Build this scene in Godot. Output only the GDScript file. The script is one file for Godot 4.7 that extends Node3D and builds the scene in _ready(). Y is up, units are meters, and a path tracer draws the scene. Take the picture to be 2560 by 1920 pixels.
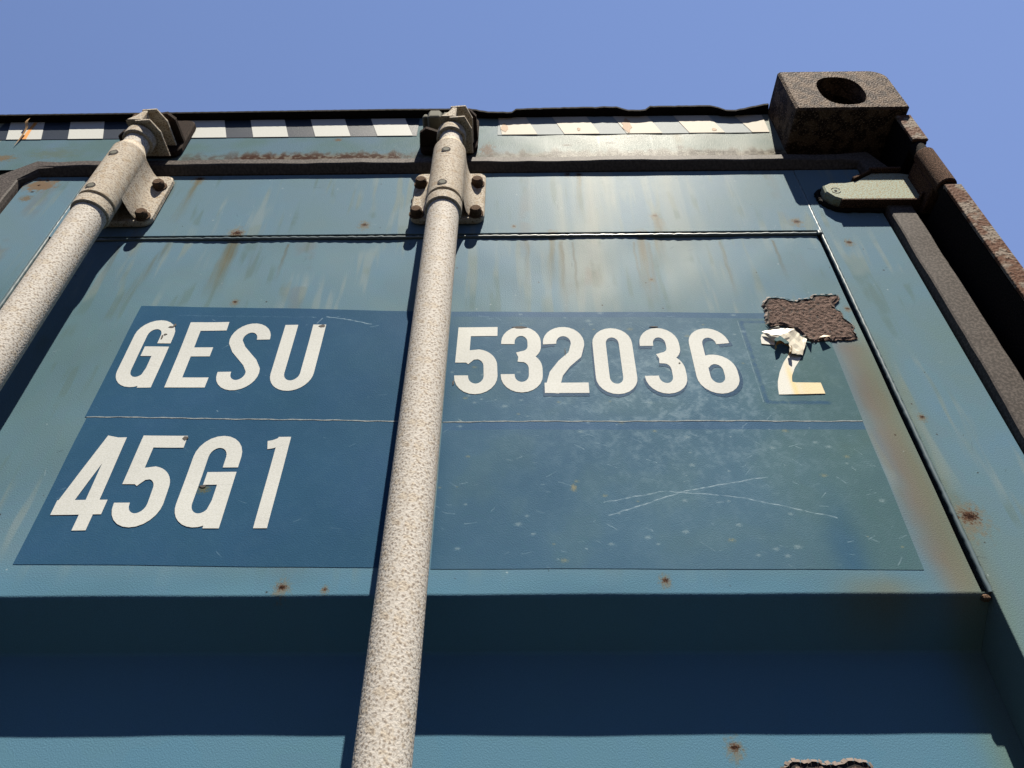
extends Node3D
# The upper corner of the door end of a weathered shipping container, seen from close below.
# Metres; x to the right along the doors, y up, z out of the doors towards the viewer.

const TILE := 0.08                     # metres that one repeat of the fine paint grain covers
var M := {}
var taken := {}
var uv2_at := Rect2(-0.80, 1.80, 1.32, 0.94)   # the part of the door plane that the large colour maps cover


class MB:                              # collects faces; corners run counter-clockwise seen from outside
	var v := PackedVector3Array()
	var n := PackedVector3Array()
	var u := PackedVector2Array()
	var w := PackedVector2Array()
	var r := Rect2(-0.80, 1.80, 1.32, 0.94)
	var tile := 0.08
	var xf := Transform3D()

	func put(p: Vector3, nn: Vector3, axis: int, uv = null) -> void:
		p = xf * p
		v.append(p)
		n.append((xf.basis * nn).normalized())
		if uv != null:
			u.append(uv)
		elif axis == 2:
			u.append(Vector2(p.x, -p.y) / tile)
		elif axis == 1:
			u.append(Vector2(p.x, p.z) / tile)
		else:
			u.append(Vector2(p.z, -p.y) / tile)
		w.append(Vector2((p.x - r.position.x) / r.size.x, 1.0 - (p.y - r.position.y) / r.size.y))

	func trin(a: Vector3, b: Vector3, c: Vector3, na: Vector3, nb: Vector3, nc: Vector3, ua = null, ub = null, uc = null) -> void:
		var f := (xf.basis * (b - a).cross(c - a)).abs()
		var axis := 2 if f.z >= f.x and f.z >= f.y else (1 if f.y >= f.x else 0)
		put(a, na, axis, ua)
		put(c, nc, axis, uc)
		put(b, nb, axis, ub)

	func tri(a: Vector3, b: Vector3, c: Vector3) -> void:
		var f := (b - a).cross(c - a)
		if f.length_squared() < 1e-20:
			return
		f = f.normalized()
		trin(a, b, c, f, f, f)

	func quad(a: Vector3, b: Vector3, c: Vector3, d: Vector3) -> void:
		tri(a, b, c)
		tri(a, c, d)

	func quadn(a: Vector3, b: Vector3, c: Vector3, d: Vector3, na: Vector3, nb: Vector3, nc: Vector3, nd: Vector3, uv = null) -> void:
		if uv == null:
			trin(a, b, c, na, nb, nc)
			trin(a, c, d, na, nc, nd)
		else:
			trin(a, b, c, na, nb, nc, uv[0], uv[1], uv[2])
			trin(a, c, d, na, nc, nd, uv[0], uv[2], uv[3])

	func box(lo: Vector3, hi: Vector3, bev := 0.0) -> void:
		var c := (lo + hi) / 2
		var h := (hi - lo) / 2
		var b: float = minf(bev, minf(h.x, minf(h.y, h.z)) * 0.9)
		var at := func(s: Vector3, k: int) -> Vector3:      # corner s, moved in on the two axes other than k
			var q := Vector3.ONE * b
			q[k] = 0
			return c + s * (h - q)
		for k in 3:
			var i := (k + 1) % 3
			var j := (k + 2) % 3
			for s in [-1.0, 1.0]:
				var p := []
				for t in [[-1, -1], [1, -1], [1, 1], [-1, 1]]:
					var q := Vector3.ZERO
					q[k] = s
					q[i] = t[0]
					q[j] = t[1]
					p.append(at.call(q, k))
				if s > 0:
					quad(p[0], p[1], p[2], p[3])
				else:
					quad(p[3], p[2], p[1], p[0])
		if b <= 0:
			return
		for k in 3:                                         # the twelve edges, smooth between the faces
			var i := (k + 1) % 3
			var j := (k + 2) % 3
			for s in [-1.0, 1.0]:
				for t in [-1.0, 1.0]:
					var q := Vector3.ZERO
					q[i] = s
					q[j] = t
					var e := Vector3.ZERO
					e[k] = 1
					var ni := Vector3.ZERO
					ni[i] = s
					var nj := Vector3.ZERO
					nj[j] = t
					var a: Vector3 = at.call(q - e, i)
					var a2: Vector3 = at.call(q + e, i)
					var d: Vector3 = at.call(q - e, j)
					var d2: Vector3 = at.call(q + e, j)
					if s * t > 0:
						quadn(a, d, d2, a2, ni, nj, nj, ni)
					else:
						quadn(a2, d2, d, a, ni, nj, nj, ni)
		for sx in [-1.0, 1.0]:
			for sy in [-1.0, 1.0]:
				for sz in [-1.0, 1.0]:
					var s := Vector3(sx, sy, sz)
					var a: Vector3 = at.call(s, 0)
					var b2: Vector3 = at.call(s, 1)
					var c2: Vector3 = at.call(s, 2)
					var nx := Vector3(sx, 0, 0)
					var ny := Vector3(0, sy, 0)
					var nz := Vector3(0, 0, sz)
					if sx * sy * sz > 0:
						trin(a, b2, c2, nx, ny, nz)
					else:
						trin(c2, b2, a, nz, ny, nx)

	func inset(p: PackedVector2Array, d: float) -> PackedVector2Array:   # a counter-clockwise outline moved in by d
		var o := PackedVector2Array()
		var m := p.size()
		for i in m:
			var e0 := (p[i] - p[(i + m - 1) % m]).normalized()
			var e1 := (p[(i + 1) % m] - p[i]).normalized()
			var n0 := Vector2(-e0.y, e0.x)
			var n1 := Vector2(-e1.y, e1.x)
			var k := (n0 + n1)
			o.append(p[i] + k * d / maxf(0.4, 1.0 + n0.dot(n1)))
		return o

	func prism(p: PackedVector2Array, z0: float, z1: float, bev := 0.0) -> void:     # an outline in x, y; front at z1
		if Geometry2D.is_polygon_clockwise(p):
			p = p.duplicate()
			p.reverse()
		if Geometry2D.is_polygon_clockwise(p) == Geometry2D.is_polygon_clockwise(PackedVector2Array([Vector2(0, 0), Vector2(1, 0), Vector2(0, 1)])):
			pass
		var area := 0.0
		for i in p.size():
			area += p[i].cross(p[(i + 1) % p.size()])
		if area < 0:
			p.reverse()
		var q := inset(p, bev) if bev > 0 else p
		var t := Geometry2D.triangulate_polygon(q)
		for i in range(0, t.size(), 3):
			var a := q[t[i]]
			var b := q[t[i + 1]]
			var c := q[t[i + 2]]
			if (b - a).cross(c - a) < 0:
				var s := b
				b = c
				c = s
			tri(Vector3(a.x, a.y, z1), Vector3(b.x, b.y, z1), Vector3(c.x, c.y, z1))
			tri(Vector3(c.x, c.y, z0), Vector3(b.x, b.y, z0), Vector3(a.x, a.y, z0))
		var m := p.size()
		for i in m:
			var j := (i + 1) % m
			quad(Vector3(p[i].x, p[i].y, z0 + bev), Vector3(p[j].x, p[j].y, z0 + bev), Vector3(p[j].x, p[j].y, z1 - bev), Vector3(p[i].x, p[i].y, z1 - bev))
			if bev > 0:
				quad(Vector3(p[i].x, p[i].y, z1 - bev), Vector3(p[j].x, p[j].y, z1 - bev), Vector3(q[j].x, q[j].y, z1), Vector3(q[i].x, q[i].y, z1))
				quad(Vector3(q[i].x, q[i].y, z0), Vector3(q[j].x, q[j].y, z0), Vector3(p[j].x, p[j].y, z0 + bev), Vector3(p[i].x, p[i].y, z0 + bev))

	func grid(nx: int, ny: int, f: Callable, turned := false) -> void:    # f(s, t) gives a point for s, t in 0..1
		var p := []
		for j in ny + 1:
			var row := PackedVector3Array()
			for i in nx + 1:
				row.append(f.call(float(i) / nx, float(j) / ny))
			p.append(row)
		var nn := []
		for j in ny + 1:
			var row := PackedVector3Array()
			for i in nx + 1:
				var dx: Vector3 = p[j][mini(i + 1, nx)] - p[j][maxi(i - 1, 0)]
				var dy: Vector3 = p[mini(j + 1, ny)][i] - p[maxi(j - 1, 0)][i]
				var k := dx.cross(dy).normalized()
				row.append(-k if turned else k)
			nn.append(row)
		for j in ny:
			for i in nx:
				if turned:
					quadn(p[j][i], p[j + 1][i], p[j + 1][i + 1], p[j][i + 1], nn[j][i], nn[j + 1][i], nn[j + 1][i + 1], nn[j][i + 1])
				else:
					quadn(p[j][i], p[j][i + 1], p[j + 1][i + 1], p[j + 1][i], nn[j][i], nn[j][i + 1], nn[j + 1][i + 1], nn[j + 1][i])

	func lathe(at: Vector3, prof: Array, seg := 40) -> void:      # round an upright axis; prof holds [y, radius], upwards
		for k in prof.size() - 1:
			var y0: float = prof[k][0]
			var r0: float = prof[k][1]
			var y1: float = prof[k + 1][0]
			var r1: float = prof[k + 1][1]
			var d := Vector2(y1 - y0, r0 - r1).normalized()
			for i in seg:
				var a := TAU * i / seg
				var b := TAU * (i + 1) / seg
				var ca := Vector3(sin(a), 0, cos(a))
				var cb := Vector3(sin(b), 0, cos(b))
				var na := (ca * d.x + Vector3(0, d.y, 0)).normalized()
				var nb := (cb * d.x + Vector3(0, d.y, 0)).normalized()
				var rr := maxf(r0, r1) / tile
				var p := [at + ca * r0 + Vector3(0, y0, 0), at + cb * r0 + Vector3(0, y0, 0), at + cb * r1 + Vector3(0, y1, 0), at + ca * r1 + Vector3(0, y1, 0)]
				quadn(p[0], p[1], p[2], p[3], na, nb, nb, na, [Vector2(a * rr, -p[0].y / tile), Vector2(b * rr, -p[0].y / tile), Vector2(b * rr, -p[2].y / tile), Vector2(a * rr, -p[2].y / tile)])

	func tube(pts: PackedVector3Array, rad: PackedFloat32Array, seg := 8) -> void:
		var rings := []
		var norms := []
		for i in pts.size():
			var d := (pts[mini(i + 1, pts.size() - 1)] - pts[maxi(i - 1, 0)]).normalized()
			var up := Vector3(0, 0, 1) if absf(d.z) < 0.9 else Vector3(0, 1, 0)
			var s := d.cross(up).normalized()
			var q := s.cross(d)
			var ring := PackedVector3Array()
			var nr := PackedVector3Array()
			for k in seg:
				var a := TAU * k / seg
				var o := s * cos(a) + q * sin(a)
				ring.append(pts[i] + o * rad[i])
				nr.append(o)
			rings.append(ring)
			norms.append(nr)
		for i in pts.size() - 1:
			for k in seg:
				var l := (k + 1) % seg
				quadn(rings[i][k], rings[i + 1][k], rings[i + 1][l], rings[i][l], norms[i][k], norms[i + 1][k], norms[i + 1][l], norms[i][l])
		for k in range(1, seg - 1):
			tri(rings[0][0], rings[0][k], rings[0][k + 1])
			var e: PackedVector3Array = rings[pts.size() - 1]
			tri(e[0], e[k + 1], e[k])

	func mesh() -> ArrayMesh:
		var a := []
		a.resize(Mesh.ARRAY_MAX)
		a[Mesh.ARRAY_VERTEX] = v
		a[Mesh.ARRAY_NORMAL] = n
		a[Mesh.ARRAY_TEX_UV] = u
		a[Mesh.ARRAY_TEX_UV2] = w
		var m := ArrayMesh.new()
		m.add_surface_from_arrays(Mesh.PRIMITIVE_TRIANGLES, a)
		return m


func named(called: String, parent: Node) -> String:
	var key := str(parent.get_instance_id()) + called
	var k: int = taken.get(key, 0)
	taken[key] = k + 1
	return called if k == 0 else "%s_%03d" % [called, k]


func part(called: String, b: MB, mat: String, parent: Node, label := "") -> MeshInstance3D:
	var o := MeshInstance3D.new()
	o.name = named(called, parent)
	o.mesh = b.mesh()
	o.material_override = M[mat]
	parent.add_child(o, true)
	if label:
		o.set_meta("label", label)
	return o


# ---------------------------------------------------------------- textures

func noise(w: int, h: int, freq: float, s: int, octaves := 3, kind := FastNoiseLite.TYPE_SIMPLEX_SMOOTH, seamless := false) -> PackedByteArray:
	var f := FastNoiseLite.new()
	f.seed = s
	f.noise_type = kind
	f.frequency = freq
	f.fractal_type = FastNoiseLite.FRACTAL_FBM if octaves > 1 else FastNoiseLite.FRACTAL_NONE
	f.fractal_octaves = octaves
	if kind == FastNoiseLite.TYPE_CELLULAR:
		f.cellular_return_type = FastNoiseLite.RETURN_DISTANCE
	var im := f.get_seamless_image(w, h) if seamless else f.get_image(w, h)
	im.convert(Image.FORMAT_L8)
	return im.get_data()


func stretched(w: int, h: int, fx: float, shrink: int, s: int, octaves := 3) -> PackedByteArray:     # noise drawn out downwards
	var f := FastNoiseLite.new()
	f.seed = s
	f.frequency = fx
	f.fractal_octaves = octaves
	var im := f.get_image(w, maxi(4, h / shrink))
	im.convert(Image.FORMAT_L8)
	im.resize(w, h, Image.INTERPOLATE_CUBIC)
	return im.get_data()


func tex(w: int, h: int, data: PackedByteArray, fmt := Image.FORMAT_RGB8) -> ImageTexture:
	return ImageTexture.create_from_image(Image.create_from_data(w, h, false, fmt, data))


func normal_tex(w: int, h: int, data: PackedByteArray, strength: float) -> ImageTexture:
	var im := Image.create_from_data(w, h, false, Image.FORMAT_L8, data)
	im.convert(Image.FORMAT_RF)
	im.bump_map_to_normal_map(strength)
	im.convert(Image.FORMAT_RGB8)
	return ImageTexture.create_from_image(im)


func tile_of(size: int, base: Color, other: Color, a: PackedByteArray, lo: float, hi: float, third := Color.BLACK, b := PackedByteArray(), lo2 := 1.0, hi2 := 2.0) -> ImageTexture:
	var d := PackedByteArray()
	d.resize(size * size * 3)
	var two := b.size() > 0
	for i in size * size:
		var c := base.lerp(other, smoothstep(lo, hi, a[i] / 255.0))
		if two:
			c = c.lerp(third, smoothstep(lo2, hi2, b[i] / 255.0))
		d[i * 3] = c.r8
		d[i * 3 + 1] = c.g8
		d[i * 3 + 2] = c.b8
	return tex(size, size, d)


func raw(r: int, g: int, b: int) -> Color:
	return Color(r / 255.0, g / 255.0, b / 255.0)


func rgb(r: int, g: int, b: int) -> Color:            # a surface colour, dimmed to suit the high exposure so shade renders deeper
	return Color(r / 255.0, g / 255.0, b / 255.0) * 0.80


# paints on a map that covers rect (metres): a soft or ragged spot, or a run below a point
func spot(im: Image, rect: Rect2, x: float, y: float, rx: float, ry: float, c: Color, most: float, soft := 1.0, rag := 0.0, s := 1) -> void:
	var W := im.get_width()
	var H := im.get_height()
	var f := FastNoiseLite.new()
	f.seed = s
	f.frequency = 1.0
	var px := (x - rect.position.x) / rect.size.x * W
	var py := (1.0 - (y - rect.position.y) / rect.size.y) * H
	var hx := rx / rect.size.x * W * 1.4
	var hy := ry / rect.size.y * H * 1.4
	for j in range(maxi(0, int(py - hy)), mini(H, int(py + hy) + 2)):
		for i in range(maxi(0, int(px - hx)), mini(W, int(px + hx) + 2)):
			var dx := (i + 0.5 - px) / hx * 1.4
			var dy := (j + 0.5 - py) / hy * 1.4
			var q := sqrt(dx * dx + dy * dy)
			if rag > 0:
				q += rag * f.get_noise_2d(dx * 2.2, dy * 2.2) + rag * 0.6 * f.get_noise_2d(dx * 6.0, dy * 6.0)
			var k := most * (1.0 - smoothstep(1.0 - soft, 1.0, q))
			if k > 0.003:
				im.set_pixel(i, j, im.get_pixel(i, j).lerp(c, k))


func run(im: Image, rect: Rect2, x: float, y: float, wide: float, length: float, c: Color, most: float, s := 1, lean := 0.0) -> void:
	var W := im.get_width()
	var H := im.get_height()
	var f := FastNoiseLite.new()
	f.seed = s
	f.frequency = 1.0
	var k0 := (1.0 - (y - rect.position.y) / rect.size.y) * H
	var steps := int(length / rect.size.y * H)
	for j in steps:
		var t := float(j) / steps
		var yy := int(k0) + j
		if yy < 0 or yy >= H:
			continue
		var cx := (x + lean * t + 0.002 * f.get_noise_2d(t * 3.0, 7.0) - rect.position.x) / rect.size.x * W
		var hw := wide * (0.7 + 0.5 * t) / rect.size.x * W
		for i in range(maxi(0, int(cx - hw)), mini(W, int(cx + hw) + 1)):
			var d := absf(i + 0.5 - cx) / hw
			var k := most * (1.0 - smoothstep(0.1, 1.0, d)) * pow(1.0 - t, 0.8) * smoothstep(0.0, 0.06, t) * (0.75 + 0.8 * f.get_noise_2d(i * 0.11, t * 1.5))
			if k > 0.004:
				im.set_pixel(i, yy, im.get_pixel(i, yy).lerp(c, clampf(k, 0, 1)))


func scratch(im: Image, rect: Rect2, pts: Array, wide: float, c: Color, most: float, s := 1) -> void:
	var f := FastNoiseLite.new()
	f.seed = s
	f.frequency = 1.0
	for k in pts.size() - 1:
		var a: Vector2 = pts[k]
		var b: Vector2 = pts[k + 1]
		var n := int(a.distance_to(b) / 0.0006) + 1
		for i in n:
			var p := a.lerp(b, float(i) / n)
			var q := most * clampf(0.6 + 0.9 * f.get_noise_2d(p.x * 120.0, p.y * 120.0), 0.0, 1.0)
			spot(im, rect, p.x + 0.0007 * f.get_noise_2d(p.x * 60.0, 3.0), p.y + 0.0012 * f.get_noise_2d(p.x * 50.0, 9.0), wide, wide, c, q, 1.0)


func door_map() -> ImageTexture:
	var w := 1024
	var h := 729
	var r := uv2_at
	var cloud := noise(w, h, 0.006, 11, 4)
	var cloud2 := noise(w, h, 0.014, 12, 4)
	var veil := stretched(w, h, 0.012, 14, 13)
	var fine := stretched(w, h, 0.06, 10, 14)
	var d := PackedByteArray()
	d.resize(w * h * 3)
	var green := rgb(98, 122, 128)
	var blue := rgb(94, 124, 142)
	var pale := rgb(138, 146, 142)
	var brown := rgb(116, 92, 76)
	for j in h:
		var y := r.end.y - (j + 0.5) / h * r.size.y
		for i in w:
			var x := r.position.x + (i + 0.5) / w * r.size.x
			var k := j * w + i
			var a := cloud[k] / 255.0
			var b := cloud2[k] / 255.0
			var v := veil[k] / 255.0
			var c := green.lerp(blue, clampf(0.5 + (a - 0.5) * 1.2 + (b - 0.5) * 0.6, 0, 1))
			c = c.lerp(rgb(104, 128, 144), 0.45 * smoothstep(2.38, 2.60, y))                     # paler towards the top
			c = c.lerp(rgb(80, 108, 118), 0.65 * (1.0 - smoothstep(-0.60, -0.30, x)) * (1.0 - smoothstep(2.42, 2.56, y)) * smoothstep(2.10, 2.2, y))
			c = c.lerp(rgb(78, 120, 145), 0.70 * (1.0 - smoothstep(2.075, 2.12, y)) * (1.0 - smoothstep(0.38, 0.40, x)))
			# washed and chalky runs in the middle of the right half
			var m := smoothstep(0.00, 0.08, x) * (1.0 - smoothstep(0.16, 0.34, x)) * smoothstep(2.36, 2.52, y)
			c = c.lerp(pale, clampf(m * smoothstep(0.38, 0.66, v) * 0.85, 0, 1))
			if y > 2.06:
				var keep := smoothstep(2.06, 2.16, y)
				c = c.lerp(brown, clampf(keep * 0.30 * smoothstep(0.55, 0.8, v) * smoothstep(0.45, 0.7, b), 0, 0.4))
				c = c.lerp(rgb(84, 104, 100), clampf(keep * 0.5 * smoothstep(0.55, 0.8, fine[k] / 255.0) * smoothstep(0.4, 0.7, b), 0, 0.4))
				c = c.lerp(pale, clampf(keep * 0.45 * smoothstep(0.5, 0.8, fine[k] / 255.0) * smoothstep(0.45, 0.7, a), 0, 0.4))
			# rusty brown and green water marks that run down from the torn corner
			var e := 0.372 - (y - 2.38) * 0.02
			var q := exp(-pow((x - e) / 0.019, 2.0)) * (1.0 - smoothstep(2.36, 2.39, y)) * smoothstep(2.04, 2.08, y) * 0.85
			c = c.lerp(rgb(114, 100, 96), clampf(q * (0.7 + 0.6 * b), 0, 0.85))
			var q2 := exp(-pow((x - 0.385) / 0.02, 2.0)) * (1.0 - smoothstep(2.33, 2.45, y)) * 0.5
			c = c.lerp(rgb(104, 116, 92), clampf(q2, 0, 0.6))
			var q3 := exp(-pow((x - 0.31) / 0.035, 2.0)) * (1.0 - smoothstep(2.07, 2.10, y)) * smoothstep(2.02, 2.08, y) * 0.6
			c = c.lerp(rgb(110, 104, 82), clampf(q3 * (0.4 + v), 0, 0.7))
			d[k * 3] = c.r8
			d[k * 3 + 1] = c.g8
			d[k * 3 + 2] = c.b8
	var im := Image.create_from_data(w, h, false, Image.FORMAT_RGB8, d)
	im.resize(2048, 1458, Image.INTERPOLATE_CUBIC)
	var rust := rgb(86, 62, 48)
	var dark := rgb(40, 26, 20)
	var halo := rgb(116, 106, 90)
	var spots := [[-0.4582, 2.7157, 0.010, 1], [-0.2047, 2.5999, 0.0085, 0], [-0.3711, 2.5838, 0.013, 1], [-0.3407, 2.4507, 0.005, 0], [-0.2051, 2.0775, 0.008, 0], [-0.1677, 2.0752, 0.004, 0],
		[0.1248, 2.0824, 0.006, 0], [0.184, 2.6151, 0.007, 1], [0.3694, 2.5985, 0.009, 0], [0.1639, 2.4858, 0.004, 0], [0.0882, 2.7183, 0.007, 1], [0.0720, 2.7195, 0.006, 0], [0.4243, 2.5522, 0.007, 0], [0.4077, 2.1422, 0.016, 0], [0.1694, 1.9610, 0.008, 0],
		[0.1614, 2.5759, 0.008, 1], [0.045, 2.5765, 0.008, 1], [0.0516, 2.1787, 0.003, 0], [-0.0051, 2.5938, 0.004, 0], [0.3865, 2.4300, 0.005, 0], [-0.5200, 2.6250, 0.010, 0], [0.4090, 2.2600, 0.005, 0]]
	var k := 0
	for s in spots:
		k += 1
		spot(im, r, s[0], s[1] - s[2] * 0.2, s[2] * 1.25, s[2] * 1.6, halo, 0.7, 0.85, 0.6, k)
		spot(im, r, s[0], s[1], s[2] * 0.55, s[2] * 0.45, rust, 0.9, 0.5, 1.1, k + 40)
		spot(im, r, s[0] + s[2] * 0.08, s[1], s[2] * 0.36, s[2] * 0.20, dark, 1.0, 0.35, 1.3, k + 80)
		if s[3]:
			run(im, r, s[0], s[1], s[2] * 0.9, 0.11, rgb(104, 98, 78), 0.75, k, -0.006)
	run(im, r, -0.3720, 2.575, 0.016, 0.12, rgb(96, 94, 78), 0.8, 5, -0.004)
	run(im, r, -0.4550, 2.575, 0.010, 0.16, rgb(92, 98, 88), 0.6, 6, -0.03)
	for q in [[0.078, 2.722, 0.011, 0.30, 1], [0.104, 2.720, 0.020, 0.34, 2], [0.135, 2.715, 0.009, 0.24, 3], [0.060, 2.700, 0.006, 0.22, 4], [0.182, 2.720, 0.012, 0.26, 5], [0.225, 2.720, 0.008, 0.20, 6], [0.300, 2.720, 0.016, 0.18, 7], [0.020, 2.720, 0.008, 0.15, 8]]:
		run(im, r, q[0], q[1], q[2], q[3], rgb(160, 162, 154), 0.34, q[4] + 20)
	for q in [[0.057, 2.560, 0.004, 0.10, 1], [0.072, 2.566, 0.003, 0.12, 2], [0.168, 2.566, 0.005, 0.13, 3], [0.150, 2.566, 0.003, 0.10, 4], [0.186, 2.612, 0.007, 0.10, 5], [-0.300, 2.566, 0.004, 0.08, 6], [-0.520, 2.566, 0.006, 0.10, 7], [0.262, 2.566, 0.004, 0.12, 8], [0.330, 2.566, 0.004, 0.09, 9]]:
		run(im, r, q[0], q[1], q[2], q[3], rgb(92, 88, 76), 0.62, q[4] + 40)
	run(im, r, 0.055, 2.570, 0.006, 0.13, rgb(104, 104, 92), 0.8, 7)
	run(im, r, 0.012, 2.570, 0.005, 0.10, rgb(104, 104, 92), 0.7, 8)
	run(im, r, 0.160, 2.570, 0.012, 0.14, rgb(106, 102, 90), 0.8, 9)
	run(im, r, 0.190, 2.61, 0.010, 0.05, rgb(120, 112, 96), 0.7, 10)
	spot(im, r, -0.6840, 2.7040, 0.030, 0.020, rgb(120, 96, 74), 0.85, 0.6, 0.5, 91)
	spot(im, r, -0.6900, 2.6700, 0.012, 0.010, rgb(112, 88, 62), 0.7, 0.8, 0.5, 92)
	for p in [[-0.678, 2.714], [-0.686, 2.703], [-0.688, 2.686]]:
		spot(im, r, p[0], p[1], 0.003, 0.002, dark, 1.0, 0.6, 0.5, 93)
	# thin dark and pale marks of wear
	var g := RandomNumberGenerator.new()
	g.seed = 5
	for i in 90:
		var x := g.randf_range(-0.6, 0.48)
		var y := g.randf_range(2.07, 2.72)
		var l := g.randf_range(0.002, 0.012)
		var a := g.randf_range(0, TAU)
		var pale2 := g.randf() < 0.5
		scratch(im, r, [Vector2(x, y), Vector2(x + l * cos(a), y + l * sin(a))], 0.0006, rgb(168, 180, 184) if pale2 else rgb(46, 56, 60), 0.55, i)
	for i in 160:
		var q := g.randf_range(0.0006, 0.0016)
		spot(im, r, g.randf_range(-0.7, 0.48), g.randf_range(2.07, 2.72), q, q, dark if g.randf() < 0.6 else rgb(170, 180, 182), 0.7, 0.8, 0.4, i)
	# the step of the corrugation is stained brown on its underside
	return ImageTexture.create_from_image(im)


func decal_map() -> ImageTexture:
	var w := 1024
	var h := 480
	var r := Rect2(-0.46, 2.085, 0.82, 0.37)
	var cloud := noise(w, h, 0.007, 21, 4)
	var haze_noise := noise(w, h, 0.035, 22, 5)
	var haze_grain := noise(w, h, 0.11, 24, 4)
	var d := PackedByteArray()
	d.resize(w * h * 3)
	var fresh := rgb(44, 80, 106)
	var deep := rgb(46, 80, 110)
	var worn_haze := rgb(84, 113, 128)  # faded film, lifted further to paint in the glare haze
	var green := rgb(74, 100, 98)
	for j in h:
		var y := r.end.y - (j + 0.5) / h * r.size.y
		for i in w:
			var x := r.position.x + (i + 0.5) / w * r.size.x
			var k := j * w + i
			var a := cloud[k] / 255.0
			var s := haze_noise[k] / 255.0
			var z := haze_grain[k] / 255.0
			var right := smoothstep(-0.10, -0.06, x)
			var c := fresh.lerp(deep, a)
			var faded := deep.lerp(worn_haze, clampf(0.35 + 0.25 * a + 0.25 * smoothstep(0.0, 0.2, x), 0, 1))
			faded = faded.lerp(green, clampf(smoothstep(0.20, 0.33, x) * 0.6 + 0.12 * smoothstep(0.5, 0.75, a), 0, 0.8))
			faded = faded.lerp(rgb(38, 78, 120), exp(-pow((x - 0.29) / 0.016, 2.0)) * (1.0 - smoothstep(2.11, 2.2, y)) * 0.4)
			c = c.lerp(faded, right)
			# bands where the film is doubled: along its upper edge and below the seam
			var top_edge := lerpf(2.4296, 2.4222, clampf((x + 0.079) / 0.43, 0, 1))
			var seam := lerpf(2.2606, 2.2584, clampf((x + 0.079) / 0.43, 0, 1))
			var band := maxf(smoothstep(top_edge - 0.0092, top_edge - 0.0088, y), smoothstep(seam - 0.0107, seam - 0.0103, y) * (1.0 - smoothstep(seam - 0.0006, seam, y)))
			# sun glare painted as haze with fine scuffs, thickest in upper middle right
			var t := (0.06 + 0.94 * right * exp(-pow((x - 0.17) / 0.13, 2.0) - pow((y - 2.30) / 0.11, 2.0)))
			c = c.lerp(rgb(132, 152, 164), clampf(t * smoothstep(0.36, 0.80, s * 0.6 + z * 0.4) * 0.62, 0, 0.5))
			c = c.lerp(rgb(56, 88, 122), 0.6 * band * right)
			d[k * 3] = c.r8
			d[k * 3 + 1] = c.g8
			d[k * 3 + 2] = c.b8
	var im := Image.create_from_data(w, h, false, Image.FORMAT_RGB8, d)
	im.resize(2000, 938, Image.INTERPOLATE_CUBIC)
	var white := rgb(178, 192, 200)
	scratch(im, r, [Vector2(0.082, 2.1481), Vector2(0.1564, 2.1747), Vector2(0.2384, 2.1901)], 0.0010, white, 0.55, 1)
	scratch(im, r, [Vector2(0.0789, 2.1623), Vector2(0.1389, 2.1749), Vector2(0.207, 2.1666), Vector2(0.2908, 2.1434)], 0.0010, white, 0.5, 2)
	scratch(im, r, [Vector2(-0.225, 2.4216), Vector2(-0.205, 2.4190), Vector2(-0.170, 2.4095)], 0.0009, white, 0.8, 3)
	scratch(im, r, [Vector2(-0.2345, 2.411), Vector2(-0.2295, 2.4205)], 0.0009, white, 0.7, 4)
	scratch(im, r, [Vector2(-0.40, 2.4265), Vector2(-0.24, 2.4215)], 0.0008, rgb(100, 128, 150), 0.5, 4)
	# where a torn-off square stood round the last figure
	var old := rgb(52, 86, 116)
	scratch(im, r, [Vector2(0.2575, 2.4104), Vector2(0.2585, 2.2848), Vector2(0.325, 2.284)], 0.0032, old, 0.22, 5)
	scratch(im, r, [Vector2(0.2575, 2.4086), Vector2(0.286, 2.4086)], 0.003, old, 0.22, 5)
	scratch(im, r, [Vector2(0.2540, 2.4104), Vector2(0.2552, 2.2838)], 0.0007, white, 0.5, 6)
	var g := RandomNumberGenerator.new()
	g.seed = 8
	for i in 260:
		var x := g.randf_range(-0.45, 0.35)
		if x < -0.08 and g.randf() < 0.6:
			x = g.randf_range(-0.05, 0.34)
		var y := g.randf_range(2.09, 2.44)
		var l := g.randf_range(0.002, 0.014)
		var a := g.randf_range(-0.9, 0.9)
		scratch(im, r, [Vector2(x, y), Vector2(x + l * cos(a), y + l * sin(a))], g.randf_range(0.0004, 0.0009), rgb(164, 182, 192), g.randf_range(0.2, 0.6), i)
	for i in 120:
		var q := g.randf_range(0.0008, 0.003)
		spot(im, r, g.randf_range(-0.08, 0.34), g.randf_range(2.1, 2.43), q * 1.6, q, rgb(150, 166, 170) if g.randf() < 0.7 else rgb(140, 136, 108), 0.5, 0.9, 0.8, i)
	spot(im, r, 0.0516, 2.1787, 0.004, 0.006, rgb(140, 132, 104), 0.8, 0.9, 0.6, 3)
	spot(im, r, -0.3020, 2.1800, 0.009, 0.007, rgb(98, 92, 66), 0.8, 0.9, 0.5, 4)
	return ImageTexture.create_from_image(im)


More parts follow.
